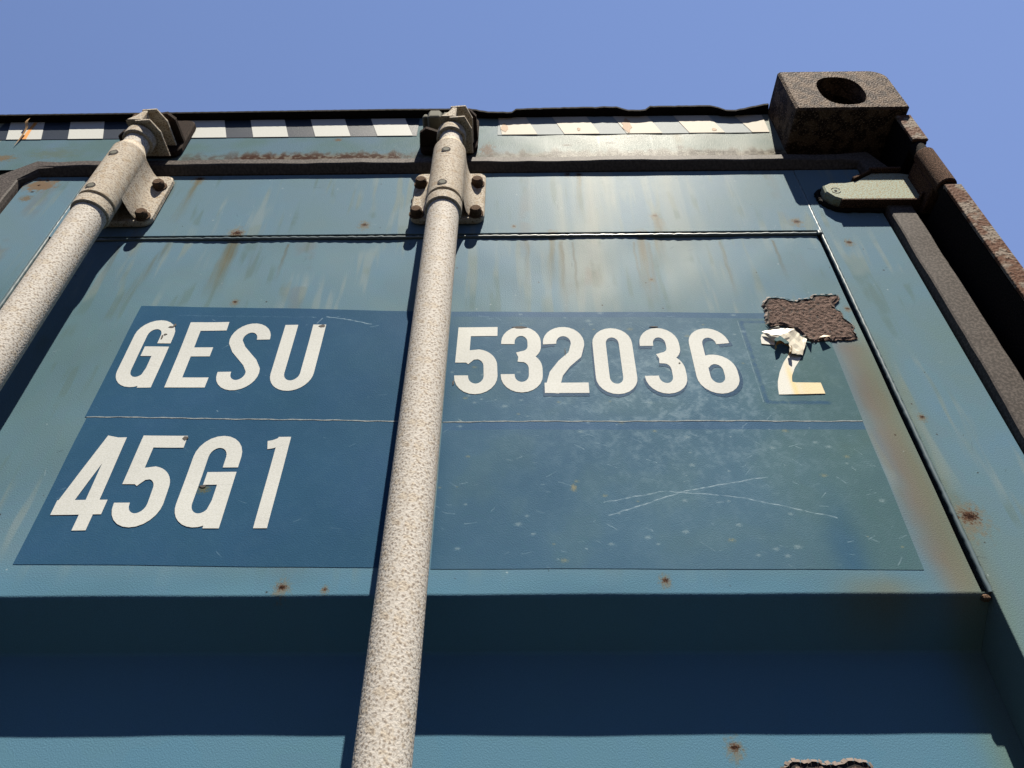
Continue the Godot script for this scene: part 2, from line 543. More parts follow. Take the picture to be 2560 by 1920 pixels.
func header_map() -> ImageTexture:
	var w := 1024
	var h := 160
	var r := Rect2(-0.80, 2.74, 1.22, 0.16)
	var cloud := noise(w, h, 0.012, 31, 4)
	var speck := noise(w, h, 0.09, 32, 4)
	var streak := stretched(w, h, 0.05, 5, 33)
	var d := PackedByteArray()
	d.resize(w * h * 3)
	var teal := rgb(90, 114, 118)
	var blue := rgb(94, 118, 132)
	var chalk := rgb(140, 142, 130)
	for j in h:
		var y := r.end.y - (j + 0.5) / h * r.size.y
		for i in w:
			var x := r.position.x + (i + 0.5) / w * r.size.x
			var k := j * w + i
			var a := cloud[k] / 255.0
			var s := speck[k] / 255.0
			var v := streak[k] / 255.0
			var c := teal.lerp(blue, clampf(0.5 + (a - 0.5) * 1.8, 0, 1))
			c = c.lerp(chalk, clampf(smoothstep(-0.1, 0.12, x) * (0.45 + 0.5 * a), 0, 0.8))
			# rust and mould that creep up from the seal
			var zone := maxf(smoothstep(-0.56, -0.46, x) * 0.4, maxf(smoothstep(-0.44, -0.40, x) * (1.0 - smoothstep(-0.19, -0.15, x)), 0.75 * smoothstep(-0.07, -0.04, x)))
			var up := 1.0 - smoothstep(2.770, 2.770 + 0.016 + 0.022 * (v - 0.3), y)
			var q := zone * up * smoothstep(0.38, 0.62, s * 0.55 + v * 0.5)
			c = c.lerp(rgb(112, 98, 82), clampf(zone * up * 0.8, 0, 1))
			c = c.lerp(rgb(62, 42, 33) if x < -0.1 else rgb(58, 52, 44), clampf(q * 1.1, 0, 0.95))
			d[k * 3] = c.r8
			d[k * 3 + 1] = c.g8
			d[k * 3 + 2] = c.b8
	var im := Image.create_from_data(w, h, false, Image.FORMAT_RGB8, d)
	im.resize(2048, 320, Image.INTERPOLATE_CUBIC)
	var dark := rgb(44, 38, 32)
	for p in [[0.075, 2.800, 0.010, 0.004], [0.14, 2.805, 0.010, 0.003], [0.20, 2.782, 0.008, 0.008], [0.245, 2.790, 0.007, 0.006], [0.06, 2.778, 0.02, 0.006], [0.31, 2.777, 0.02, 0.004], [0.27, 2.779, 0.012, 0.004]]:
		spot(im, r, p[0], p[1], p[2], p[3], dark, 0.85, 0.9, 0.6, int(p[0] * 1000))
	run(im, r, 0.245, 2.835, 0.012, 0.05, rgb(90, 84, 66), 0.7, 3)
	scratch(im, r, [Vector2(0.085, 2.806), Vector2(0.15, 2.818), Vector2(0.26, 2.832)], 0.0006, dark, 0.6, 4)
	scratch(im, r, [Vector2(0.105, 2.798), Vector2(0.19, 2.808)], 0.0006, dark, 0.5, 5)
	spot(im, r, -0.275, 2.822, 0.008, 0.006, rgb(112, 84, 62), 0.8, 0.9, 0.5, 7)
	spot(im, r, -0.045, 2.79, 0.014, 0.02, rgb(84, 64, 50), 0.9, 0.8, 0.7, 8)
	spot(im, r, -0.775, 2.778, 0.03, 0.012, rgb(120, 92, 62), 0.7, 0.9, 0.5, 9)
	spot(im, r, -0.70, 2.79, 0.05, 0.02, rgb(96, 104, 84), 0.5, 0.9, 0.5, 10)
	return ImageTexture.create_from_image(im)


func plain(c: Color, rough: float, metal := 0.0) -> StandardMaterial3D:
	var m := StandardMaterial3D.new()
	m.albedo_color = c
	m.roughness = rough
	m.metallic = metal
	return m


func painted(map: Texture2D, grain: Texture2D, peel: Texture2D, depth: float, rough: float) -> StandardMaterial3D:
	var m := plain(Color.WHITE, rough)
	m.albedo_texture = grain
	m.metallic_specular = 0.095
	m.normal_enabled = true
	m.normal_texture = peel
	m.normal_scale = depth
	m.detail_enabled = true
	m.detail_blend_mode = BaseMaterial3D.BLEND_MODE_MUL
	m.detail_uv_layer = BaseMaterial3D.DETAIL_UV_2
	m.detail_albedo = map
	return m


func rough_metal(t: Texture2D, bumps: Texture2D, size: float, depth: float, rough: float) -> StandardMaterial3D:
	var m := plain(Color.WHITE, rough)
	m.metallic_specular = 0.16
	m.albedo_texture = t
	m.heightmap_enabled = true
	m.heightmap_texture = bumps
	m.heightmap_scale = depth
	m.uv1_triplanar = true
	m.uv1_world_triplanar = true
	m.uv1_scale = Vector3.ONE / size
	m.uv1_offset = Vector3(0.37, 0.11, 0.53)
	return m


func materials() -> void:
	var S := 512
	var fine := noise(S, S, 0.16, 1, 2, FastNoiseLite.TYPE_SIMPLEX_SMOOTH, true)
	var peel := normal_tex(S, S, noise(S, S, 0.085, 2, 4, FastNoiseLite.TYPE_SIMPLEX_SMOOTH, true), 5.0)
	var grain := tile_of(S, raw(232, 234, 236), raw(255, 255, 255), fine, 0.3, 0.7)
	M.door = painted(door_map(), grain, peel, 0.17, 0.45)
	M.header = painted(header_map(), grain, peel, 0.25, 0.38)
	M.header.metallic_specular = 0.085
	M.decal = painted(decal_map(), grain, peel, 0.16, 0.47)
	var teal := plain(rgb(82, 114, 130), 0.45)
	teal.albedo_texture = grain
	M.teal = teal
	var white := plain(rgb(194, 196, 193), 0.55)
	white.albedo_texture = tile_of(S, raw(248, 248, 246), raw(255, 255, 255), noise(S, S, 0.05, 4, 4, FastNoiseLite.TYPE_SIMPLEX_SMOOTH, true), 0.35, 0.6)
	white.normal_enabled = true
	white.normal_texture = peel
	white.normal_scale = 0.07
	white.metallic_specular = 0.16
	M.white = white
	var aged: StandardMaterial3D = white.duplicate()
	aged.albedo_color = rgb(202, 178, 128)
	M.aged = aged
	var cream: StandardMaterial3D = white.duplicate()
	cream.metallic_specular = 0.2
	cream.roughness = 0.65
	cream.albedo_color = rgb(186, 179, 166)
	M.cream = cream
	var navy := plain(rgb(34, 44, 58), 0.5)
	navy.albedo_texture = grain
	navy.normal_enabled = true
	navy.normal_texture = peel
	navy.normal_scale = 0.2
	navy.metallic_specular = 0.3
	M.navy = navy
	var faded: StandardMaterial3D = navy.duplicate()
	faded.metallic_specular = 0.2
	faded.roughness = 0.65
	faded.albedo_color = rgb(138, 147, 150)
	M.faded = faded
	M.ghost = navy.duplicate()
	M.ghost.albedo_color = rgb(40, 72, 100)
	M.ghost.metallic_specular = 0.12
	var fade := PackedByteArray()
	fade.resize(64 * 64 * 3)
	for j in 64:
		for i in 64:
			var k := smoothstep(0.30, 0.62, i / 63.0) * smoothstep(0.55, 0.80, j / 63.0)
			var edge := exp(-pow((i / 63.0 - 0.40) / 0.06, 2.0)) * smoothstep(0.35, 0.7, j / 63.0) * 0.8
			var c := rgb(222, 221, 213).lerp(rgb(234, 211, 164), clampf(k * 0.75 + edge, 0, 1))
			fade[(j * 64 + i) * 3] = c.r8
			fade[(j * 64 + i) * 3 + 1] = c.g8
			fade[(j * 64 + i) * 3 + 2] = c.b8
	var stained := painted(tex(64, 64, fade), grain, peel, 0.15, 0.55)
	M.stained = stained
	M.tape_rust = plain(rgb(176, 152, 124), 0.8)
	M.tape_rust.albedo_texture = tile_of(S, raw(255, 250, 244), raw(204, 176, 150), fine, 0.3, 0.7)
	M.stain = plain(rgb(214, 146, 66), 0.6)
	M.dirt = plain(rgb(58, 52, 48), 0.9)
	# rods and brackets: cream paint gone to brown specks
	var cell := noise(S, S, 0.046, 41, 1, FastNoiseLite.TYPE_CELLULAR, true)
	var fleck := noise(S, S, 0.050, 42, 2, FastNoiseLite.TYPE_SIMPLEX_SMOOTH, true)
	var broad := noise(S, S, 0.012, 43, 3, FastNoiseLite.TYPE_SIMPLEX_SMOOTH, true)
	var d := PackedByteArray()
	d.resize(S * S * 3)
	var d2 := PackedByteArray()
	d2.resize(S * S * 3)
	for i in S * S:
		var f := fleck[i] / 255.0
		var k := clampf((1.0 - smoothstep(0.16, 0.46, cell[i] / 255.0)) * smoothstep(0.30, 0.60, f) * 0.60 + 0.20 * smoothstep(0.6, 0.8, f), 0.0, 0.9)
		var c := rgb(190, 185, 177).lerp(rgb(176, 162, 142), smoothstep(0.55, 0.8, broad[i] / 255.0) * 0.5)
		c = c.lerp(rgb(122, 110, 99), k)
		d[i * 3] = c.r8
		d[i * 3 + 1] = c.g8
		d[i * 3 + 2] = c.b8
		var e := rgb(182, 174, 160).lerp(rgb(158, 138, 114), smoothstep(0.5, 0.75, broad[i] / 255.0) * 0.6).lerp(rgb(92, 79, 68), smoothstep(0.58, 0.70, f) * 0.55)
		d2[i * 3] = e.r8
		d2[i * 3 + 1] = e.g8
		d2[i * 3 + 2] = e.b8
	var rod := plain(Color.WHITE, 0.7)
	rod.metallic_specular = 0.2
	rod.albedo_texture = tex(S, S, d)
	rod.normal_enabled = true
	rod.normal_texture = normal_tex(S, S, fleck, 3.0)
	rod.normal_scale = 0.5
	M.rod = rod
	M.cast = rough_metal(tex(S, S, d2), tex(S, S, fleck, Image.FORMAT_L8), 0.08, 0.03, 0.75)
	# rust
	var r1 := noise(S, S, 0.05, 51, 5, FastNoiseLite.TYPE_SIMPLEX_SMOOTH, true)
	var r2 := noise(S, S, 0.09, 52, 2, FastNoiseLite.TYPE_SIMPLEX_SMOOTH, true)
	var r3 := noise(S, S, 0.014, 53, 5, FastNoiseLite.TYPE_SIMPLEX_SMOOTH, true)
	var bumps := tex(S, S, r2, Image.FORMAT_L8)
	M.rust = rough_metal(tile_of(S, rgb(58, 42, 34), rgb(104, 80, 66), r1, 0.35, 0.65), bumps, 0.07, 0.10, 0.9)
	M.casting = rough_metal(tile_of(S, rgb(48, 37, 32), rgb(92, 76, 62), r3, 0.36, 0.62, rgb(124, 108, 97), r2, 0.58, 0.76), bumps, 0.17, 0.14, 0.7)
	M.post = rough_metal(tile_of(S, rgb(120, 110, 100), rgb(90, 64, 50), r3, 0.42, 0.56, rgb(46, 34, 28), r2, 0.70, 0.82), bumps, 0.26, 0.10, 0.75)
	M.bolt = rough_metal(tile_of(S, rgb(66, 50, 40), rgb(118, 96, 78), r1, 0.35, 0.65), bumps, 0.03, 0.06, 0.85)
	M.keeper = rough_metal(tile_of(S, rgb(30, 25, 23), rgb(62, 48, 40), r1, 0.35, 0.65), bumps, 0.05, 0.06, 0.85)
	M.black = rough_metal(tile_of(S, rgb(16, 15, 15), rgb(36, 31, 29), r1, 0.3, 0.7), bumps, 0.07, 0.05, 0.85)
	M.flake = rough_metal(tile_of(S, rgb(66, 52, 47), rgb(104, 85, 77), r3, 0.36, 0.64, rgb(150, 130, 120), r2, 0.60, 0.8), bumps, 0.055, 0.06, 0.85)
	M.hole = plain(rgb(22, 15, 13), 1.0)
	M.leaf = rough_metal(tile_of(S, rgb(146, 156, 142), rgb(140, 132, 106), r1, 0.45, 0.65, rgb(100, 92, 78), r2, 0.72, 0.85), bumps, 0.10, 0.02, 0.6)
	M.steel = plain(rgb(104, 104, 96), 0.8)
	M.steel.metallic_specular = 0.2
	M.weld = plain(rgb(84, 100, 104), 0.35)
	M.rubber = rough_metal(tile_of(S, rgb(70, 66, 64), rgb(92, 86, 83), r1, 0.35, 0.65), bumps, 0.12, 0.01, 0.6)
	var film := plain(rgb(214, 206, 184), 0.5)
	film.cull_mode = BaseMaterial3D.CULL_DISABLED
	M.film = film
	M.film_back = plain(rgb(168, 128, 70), 0.6)
	M.film_back.cull_mode = BaseMaterial3D.CULL_DISABLED
	M.ground = rough_metal(tile_of(S, rgb(44, 43, 41), rgb(60, 58, 55), r1, 0.3, 0.7), bumps, 0.6, 0.4, 0.95)


# ---------------------------------------------------------------- shapes

func ripple(x: float, y: float) -> float:        # the sheet of the door is not quite flat
	return smoothstep(2.055, 2.085, y) * (0.00042 * sin(x * 31.0 + y * 9.0) + 0.00040 * sin(y * 37.0 - x * 13.0 + 1.0) + 0.00016 * sin(x * 83.0 + 2.0) * sin(y * 71.0))


func sheet(b: MB, x0: float, x1: float, yl0: float, yl1: float, yr0: float, yr1: float, off: float) -> void:   # lies on the rippled panel; corners may be askew
	b.grid(int((x1 - x0) / 0.012) + 1, int((yl1 - yl0) / 0.012) + 1, func(s: float, t: float) -> Vector3:
		var x := lerpf(x0, x1, s)
		var y := lerpf(lerpf(yl0, yr0, s), lerpf(yl1, yr1, s), t)
		return Vector3(x, y, ripple(x, y) + off))


func arc(p: Array, cx: float, cy: float, rx: float, ry: float, a0: float, a1: float, n := 12) -> void:
	for i in n + 1:
		var a := deg_to_rad(lerpf(a0, a1, float(i) / n))
		p.append(Vector2(cx + rx * cos(a), cy + ry * sin(a)))


func stroke(b: MB, pts: Array, t: float, at: Vector2, off: float, closed := false) -> void:     # a band of width t along pts
	var q := []
	for i in pts.size() - (0 if closed else 1):
		var a: Vector2 = pts[i]
		var c: Vector2 = pts[(i + 1) % pts.size()]
		var n := int(a.distance_to(c) / 0.012) + 1
		for k in n:
			q.append(a.lerp(c, float(k) / n))
	if not closed:
		q.append(pts[-1])
	var L := []
	var R := []
	for i in q.size():
		var a: Vector2 = q[i - 1] if i > 0 else (q[q.size() - 1] if closed else q[0])
		var c: Vector2 = q[(i + 1) % q.size()] if closed or i < q.size() - 1 else q[i]
		var e0: Vector2 = (q[i] - a).normalized()
		var e1: Vector2 = (c - q[i]).normalized()
		if e0 == Vector2.ZERO:
			e0 = e1
		if e1 == Vector2.ZERO:
			e1 = e0
		var nn := (Vector2(-e0.y, e0.x) + Vector2(-e1.y, e1.x)).normalized()
		var k := t / 2 / maxf(0.5, nn.dot(Vector2(-e0.y, e0.x)))
		for s in [[L, 1.0], [R, -1.0]]:
			var p: Vector2 = at + q[i] + nn * k * s[1]
			s[0].append(Vector3(p.x, p.y, ripple(p.x, p.y) + off + i * 4e-7))
	for i in q.size() - (0 if closed else 1):
		var j := (i + 1) % q.size()
		b.quad(R[i], R[j], L[j], L[i])


func glyph(ch: String, x: float, y: float, w: float, h: float, off: float) -> MB:
	var b := MB.new()
	var t := 0.0150
	var a := t / 2
	var at := Vector2(x, y)
	var rx := w / 2 - a
	var ry := minf(rx * 1.15, 0.021)
	var p := []
	match ch:
		"0":
			arc(p, w / 2, h - a - ry, rx, ry, 0, 180)
			arc(p, w / 2, a + ry, rx, ry, 180, 360)
			stroke(b, p, t, at, off, true)
		"6":
			p.append(Vector2(w - a, h * 0.755))
			arc(p, w / 2, h - a - ry, rx, ry, 15, 180)
			arc(p, w / 2, a + ry, rx, ry, 180, 360)
			arc(p, w / 2, h * 0.58 - a - ry, rx, ry, 0, 150)
			stroke(b, p, t, at, off)
		"3":
			p.append(Vector2(a, h * 0.72))
			arc(p, w * 0.49, h - a - ry, rx * 0.97, ry, 180, 0)
			arc(p, w * 0.49, h * 0.505 + a + ry * 0.6, rx * 0.97, ry * 0.85, 0, -80, 8)
			p.append(Vector2(w * 0.42, h * 0.518))
			stroke(b, p, t, at, off)
			p = [Vector2(w * 0.42, h * 0.522)]
			arc(p, w * 0.5, h * 0.52 - ry, rx, ry, 75, 0, 8)
			arc(p, w * 0.5, a + ry, rx, ry, 0, -180)
			p.append(Vector2(a, a + ry + 0.0015))
			stroke(b, p, t, at, off + 0.00002)
		"5":
			stroke(b, [Vector2(0.001, h - a), Vector2(w - 0.001, h - a)], t, at, off)
			stroke(b, [Vector2(a + 0.001, h), Vector2(a, h * 0.45)], t, at, off + 0.00002)
			p = [Vector2(a * 1.2, h * 0.475), Vector2(w * 0.36, h * 0.56)]
			arc(p, w * 0.48, h * 0.645 - a - ry, rx * 1.02, ry, 80, 0, 10)
			arc(p, w / 2, a + ry, rx, ry, 0, -180)
			p.append(Vector2(a, a + ry + 0.0012))
			stroke(b, p, t, at, off + 0.00004)
		"2":
			p.append(Vector2(a, h * 0.725))
			arc(p, w * 0.49, h - a - ry, rx * 0.98, ry, 180, -8, 14)
			p.append(Vector2(w * 0.74, h * 0.565))
			p.append(Vector2(w * 0.48, h * 0.43))
			p.append(Vector2(w * 0.28, h * 0.28))
			p.append(Vector2(a + 0.0007, a))
			p.append(Vector2(a, 0.0))
			stroke(b, p, t, at, off)
			stroke(b, [Vector2(0, a), Vector2(w, a)], t, at, off + 0.00004)
		"G":
			p.append(Vector2(w - a, h * 0.635))
			arc(p, w / 2, h - a - ry, rx, ry, 0, 180)
			arc(p, w / 2, a + ry, rx, ry, 180, 330)
			p.append(Vector2(w - a, h * 0.27))
			stroke(b, p, t, at, off)
			stroke(b, [Vector2(w - a, -0.001), Vector2(w - a, h * 0.585)], t, at, off + 0.00002)
			stroke(b, [Vector2(w * 0.40, h * 0.515), Vector2(w, h * 0.515)], t, at, off + 0.00004)
		"E":
			stroke(b, [Vector2(a, 0), Vector2(a - 0.0015, h)], t, at, off)
			stroke(b, [Vector2(0, a), Vector2(w, a)], t, at, off + 0.00002)
			stroke(b, [Vector2(0, h * 0.53), Vector2(w * 0.82, h * 0.53)], t * 0.95, at, off + 0.00002)
			stroke(b, [Vector2(-0.0015, h - a), Vector2(w, h - a + 0.001)], t * 0.95, at, off + 0.00002)
		"S":
			p.append(Vector2(w - a, h * 0.745))
			arc(p, w / 2, h - a - ry, rx, ry, 0, 195, 14)
			p.append(Vector2(w * 0.31, h * 0.60))
			p.append(Vector2(w * 0.69, h * 0.40))
			arc(p, w / 2, a + ry, rx, ry, 15, -180, 14)
			p.append(Vector2(a, h * 0.265))
			stroke(b, p, t, at, off)
		"U":
			p.append(Vector2(a, h))
			arc(p, w / 2, a + ry, rx, ry, 180, 360, 16)
			p.append(Vector2(w - a, h))
			stroke(b, p, t, at, off)
		"4":
			stroke(b, [Vector2(w * 0.70, 0), Vector2(w * 0.70, h - 0.001)], 0.0132, at, off)
			stroke(b, [Vector2(w * 0.57, h), Vector2(w * 0.16, h * 0.26)], t, at, off + 0.00002)
			stroke(b, [Vector2(0, h * 0.232), Vector2(w, h * 0.232)], t * 1.08, at, off + 0.00004)
		"1":
			stroke(b, [Vector2(w - 0.0066, 0), Vector2(w - 0.0062, h)], 0.0128, at, off)
			stroke(b, [Vector2(0, h * 0.905), Vector2(w * 0.25, h * 0.915), Vector2(w * 0.66, h * 0.955)], 0.0105, at, off + 0.00002)
	return b


func weld(called: String, a: Vector3, c: Vector3, rad: float, s: int, parent: Node, label := "") -> void:
	var g := RandomNumberGenerator.new()
	g.seed = s
	var n := int(a.distance_to(c) / 0.0042)
	var p := PackedVector3Array()
	var r := PackedFloat32Array()
	for i in n + 1:
		p.append(a.lerp(c, float(i) / n) + Vector3(g.randf_range(-1, 1), g.randf_range(-1, 1), 0) * rad * 0.10)
		r.append(rad * (1.05 if i % 3 else 0.88) * g.randf_range(0.84, 1.10))
	var b := MB.new()
	b.tube(p, r, 8)
	part(called, b, "weld", parent, label)


func corrugated(b: MB, x0: float, x1: float, top: float, bottom: float, deep: float) -> void:
	# rows from the top: flat, slope in, flat, slope out, with rounded bends
	var prof := [[top, 0.0, 0.0]]                      # y, z, angle of the surface (0 faces the viewer, positive faces down)
	var y := 2.0715
	var out_in := true
	var z := 0.0
	var steps := int((top - y) / 0.012)
	for i in range(1, steps + 1):
		prof.append([lerpf(top, y, float(i) / steps), 0.0, 0.0])
	while y > bottom + 0.1:
		var turn := deg_to_rad(56.0) if out_in else -deg_to_rad(56.0)
		var rad := 0.0055
		for way in 2:
			for i in range(1, 7):
				var f: float = float(i) / 6
				var a0: float = turn * (f - 1.0 / 6) if way == 0 else turn * (1.0 - f + 1.0 / 6)
				var a1: float = turn * f if way == 0 else turn * (1.0 - f)
				var mid := (a0 + a1) / 2
				var l := rad * absf(turn) / 6
				y -= l * cos(mid)
				z -= l * sin(mid)
				prof.append([y, z, a1])
			if way == 0:
				var want := (-deep if out_in else 0.0)
				var left := want - z + (rad * (1.0 - cos(turn))) * (1.0 if out_in else -1.0)
				var l2 := absf(left) / sin(absf(turn))
				y -= l2 * cos(turn)
				z += left
				prof.append([y, z, turn])
		y -= 0.145 if out_in else 0.07
		prof.append([y, z, 0.0])
		out_in = not out_in
	prof.append([bottom, z, 0.0])
	var nx := int((x1 - x0) / 0.012)
	for k in prof.size() - 1:
		var n0 := Vector3(0, -sin(prof[k][2]), cos(prof[k][2]))
		var n1 := Vector3(0, -sin(prof[k + 1][2]), cos(prof[k + 1][2]))
		var y0: float = prof[k][0]
		var y1: float = prof[k + 1][0]
		var many := nx if y0 > 1.8 else 1
		for i in many:
			var xa := lerpf(x0, x1, float(i) / many)
			var xb := lerpf(x0, x1, float(i + 1) / many)
			if i == many - 1 and y1 < 2.07:
				xb += 0.0062                       # below the lettering the sheet runs in behind the stile
			var f := func(x: float, yy: float, zz: float) -> Vector3: return Vector3(x, yy, zz + ripple(x, yy))
			var g := func(x: float, yy: float, n: Vector3) -> Vector3:
				var e := 0.002
				return (n + Vector3(-(ripple(x + e, yy) - ripple(x - e, yy)) / (2 * e), -(ripple(x, yy + e) - ripple(x, yy - e)) / (2 * e), 0)).normalized()
			b.quadn(f.call(xa, y1, prof[k + 1][1]), f.call(xb, y1, prof[k + 1][1]), f.call(xb, y0, prof[k][1]), f.call(xa, y0, prof[k][1]), g.call(xa, y1, n1), g.call(xb, y1, n1), g.call(xb, y0, n0), g.call(xa, y0, n0))


func rounded(x0: float, y0: float, x1: float, y1: float, r: Array, n := 5) -> PackedVector2Array:     # radii: bottom left, bottom right, top right, top left
	var p := PackedVector2Array()
	var c := [Vector2(x0 + r[0], y0 + r[0]), Vector2(x1 - r[1], y0 + r[1]), Vector2(x1 - r[2], y1 - r[2]), Vector2(x0 + r[3], y1 - r[3])]
	for k in 4:
		for i in n + 1:
			var a := deg_to_rad(180 + 90 * k + 90.0 * i / n)
			p.append(c[k] + Vector2(cos(a), sin(a)) * r[k])
	return p


func gasket(parent: Node, xl: float, xr: float, top: float, bottom: float, label: String) -> void:
	var path := [Vector2(xr, bottom), Vector2(xr, top - 0.012), Vector2(xr - 0.004, top), Vector2(xl + 0.018, top), Vector2(xl, top - 0.022), Vector2(xl, bottom)]
	var fine := []
	for i in path.size() - 1:
		var n := maxi(1, int(path[i].distance_to(path[i + 1]) / 0.02))
		for k in n:
			fine.append([path[i].lerp(path[i + 1], float(k) / n), i, float(k) / n])
	fine.append([path[-1], path.size() - 2, 1.0])
	var side := [Vector2(-0.002, -0.02), Vector2(0.0012, -0.004), Vector2(0.0018, 0.006), Vector2(0.0030, 0.0112), Vector2(0.0048, 0.0126), Vector2(0.018, 0.0128), Vector2(0.0345, 0.0126), Vector2(0.0370, 0.0110), Vector2(0.0400, 0.0050), Vector2(0.0405, -0.01)]
	var over := [Vector2(-0.002, -0.02), Vector2(0.0005, -0.002), Vector2(0.0015, 0.0040), Vector2(0.0060, 0.0095), Vector2(0.0098, 0.0142), Vector2(0.0120, 0.0152), Vector2(0.0232, 0.0148), Vector2(0.0248, 0.0135), Vector2(0.0256, 0.0060), Vector2(0.0260, -0.01)]
	var g := FastNoiseLite.new()
	g.seed = 3
	g.frequency = 1.0
	var rows := []
	for i in fine.size():
		var p: Vector2 = fine[i][0]
		var a: Vector2 = fine[maxi(i - 1, 0)][0]
		var c: Vector2 = fine[mini(i + 1, fine.size() - 1)][0]
		var e0 := (p - a).normalized()
		var e1 := (c - p).normalized()
		if i == 0:
			e0 = e1
		if i == fine.size() - 1:
			e1 = e0
		var n0 := Vector2(e0.y, -e0.x)
		var n1 := Vector2(e1.y, -e1.x)
		var out := (n0 + n1).normalized()
		out /= maxf(0.5, out.dot(n0))
		var row := PackedVector3Array()
		var share := clampf(minf((p.x - xl) / 0.03, (xr - p.x) / 0.01), 0.0, 1.0)      # the upper run is narrower than the sides
		for m in side.size():
			var q: Vector2 = side[m].lerp(over[m], share)
			var wav := 0.0014 * g.get_noise_2d(p.x * 9.0 + 4.0, p.y * 9.0) if q.y > 0.004 else 0.0
			var o: Vector2 = p + out * (q.x + wav)
			row.append(Vector3(o.x, o.y, q.y + wav))
		rows.append(row)
	var b := MB.new()
	for i in rows.size() - 1:
		for k in side.size() - 1:
			b.quad(rows[i][k], rows[i][k + 1], rows[i + 1][k + 1], rows[i + 1][k])
	part("door_gasket", b, "rubber", parent, label)


func bolt(parent: Node, x: float, y: float, z: float, r: float, h: float, mat: String, turn: float) -> void:
	var b := MB.new()
	var seg := 14
	b.xf = Transform3D(Basis(Vector3(1, 0, 0), PI / 2), Vector3(x, y, z))
	var g := RandomNumberGenerator.new()
	g.seed = int(turn * 100) + 3
	var prof := [[0.0, r * 1.25], [h * 0.14, r * 1.25], [h * 0.16, r], [h * 0.78, r * 0.97], [h, r * 0.72], [h * 1.02, 0.0001]]
	b.lathe(Vector3.ZERO, prof, seg)
	part("bolt", b, mat, parent)


# bracket that guides a locking rod, its bolts and pins; x is the rod's axis
func bracket(parent: Node, x: float, label: String) -> void:
	var b := MB.new()
	var zc := 0.050
	b.prism(rounded(x - 0.0505, 2.597, x + 0.0485, 2.709, [0.013, 0.013, 0.010, 0.010]), 0.0042, 0.0140, 0.0022)
	# the saddle that rises from the plate to the housing
	var r := 0.0226
	b.grid(36, 14, func(s: float, t: float) -> Vector3:
		var y := lerpf(2.6045, 2.7010, t)
		var e := 0.030 + 0.013 * sin(PI * clampf(t, 0, 1)) * (1.0 - 0.35 * t)
		var side := -1.0 if s < 0.5 else 1.0
		var k := absf(s - 0.5) * 2.0
		if k < 0.45:
			var a := deg_to_rad(100.0) * k / 0.45
			return Vector3(x + side * r * sin(a), y, zc + r * cos(a))
		var f := (k - 0.45) / 0.55
		var a1 := deg_to_rad(100.0)
		var p0 := Vector2(r * sin(a1), zc + r * cos(a1))
		var p1 := Vector2(r * 1.02, 0.0165)
		var p2 := Vector2(e, 0.0136)
		var q := p0.lerp(p1, f).lerp(p1.lerp(p2, f), f)
		return Vector3(x + side * q.x, y, q.y))
	b.lathe(Vector3(x, 0, zc), [[2.5815, 0.0195], [2.5815, 0.0216], [2.5825, 0.0228], [2.6150, 0.0229], [2.6990, 0.0226], [2.7030, 0.0219], [2.7090, 0.0195], [2.7150, 0.0176], [2.7180, 0.0170]])
	var o := part("bar_bracket", b, "cast", parent, label)
	for p in [[-0.0410, 2.6790, 1], [0.0372, 2.6790, 2], [-0.0415, 2.6080, 3], [0.0375, 2.6080, 4]]:
		bolt(o, x + p[0], p[1], 0.0140, 0.0082, 0.0105, "bolt", p[2] + x)
	for y in [2.6715, 2.5925]:
		var c := MB.new()
		c.xf = Transform3D(Basis(Vector3(1, 0, 0), PI / 2), Vector3(x - 0.0015, y, zc + 0.0205))
		c.lathe(Vector3.ZERO, [[0.0, 0.0040], [0.0026, 0.0040], [0.0028, 0.0034], [0.0028, 0.0001]], 16)
		part("pin", c, "steel", o)
		var k := MB.new()
		k.xf = Transform3D(Basis(Vector3(1, 0, 0), PI / 2), Vector3(x - 0.0015, y, zc + 0.0205))
		k.lathe(Vector3.ZERO, [[0.0, 0.0060], [0.0024, 0.0060], [0.00250, 0.0001]], 16)
		part("pin_recess", k, "hole", o)
	# a casting nub on the flange
	var nub := MB.new()
	nub.box(Vector3(x + 0.0265, 2.628, 0.012), Vector3(x + 0.0335, 2.640, 0.0185), 0.003)
	part("nub", nub, "cast", o)


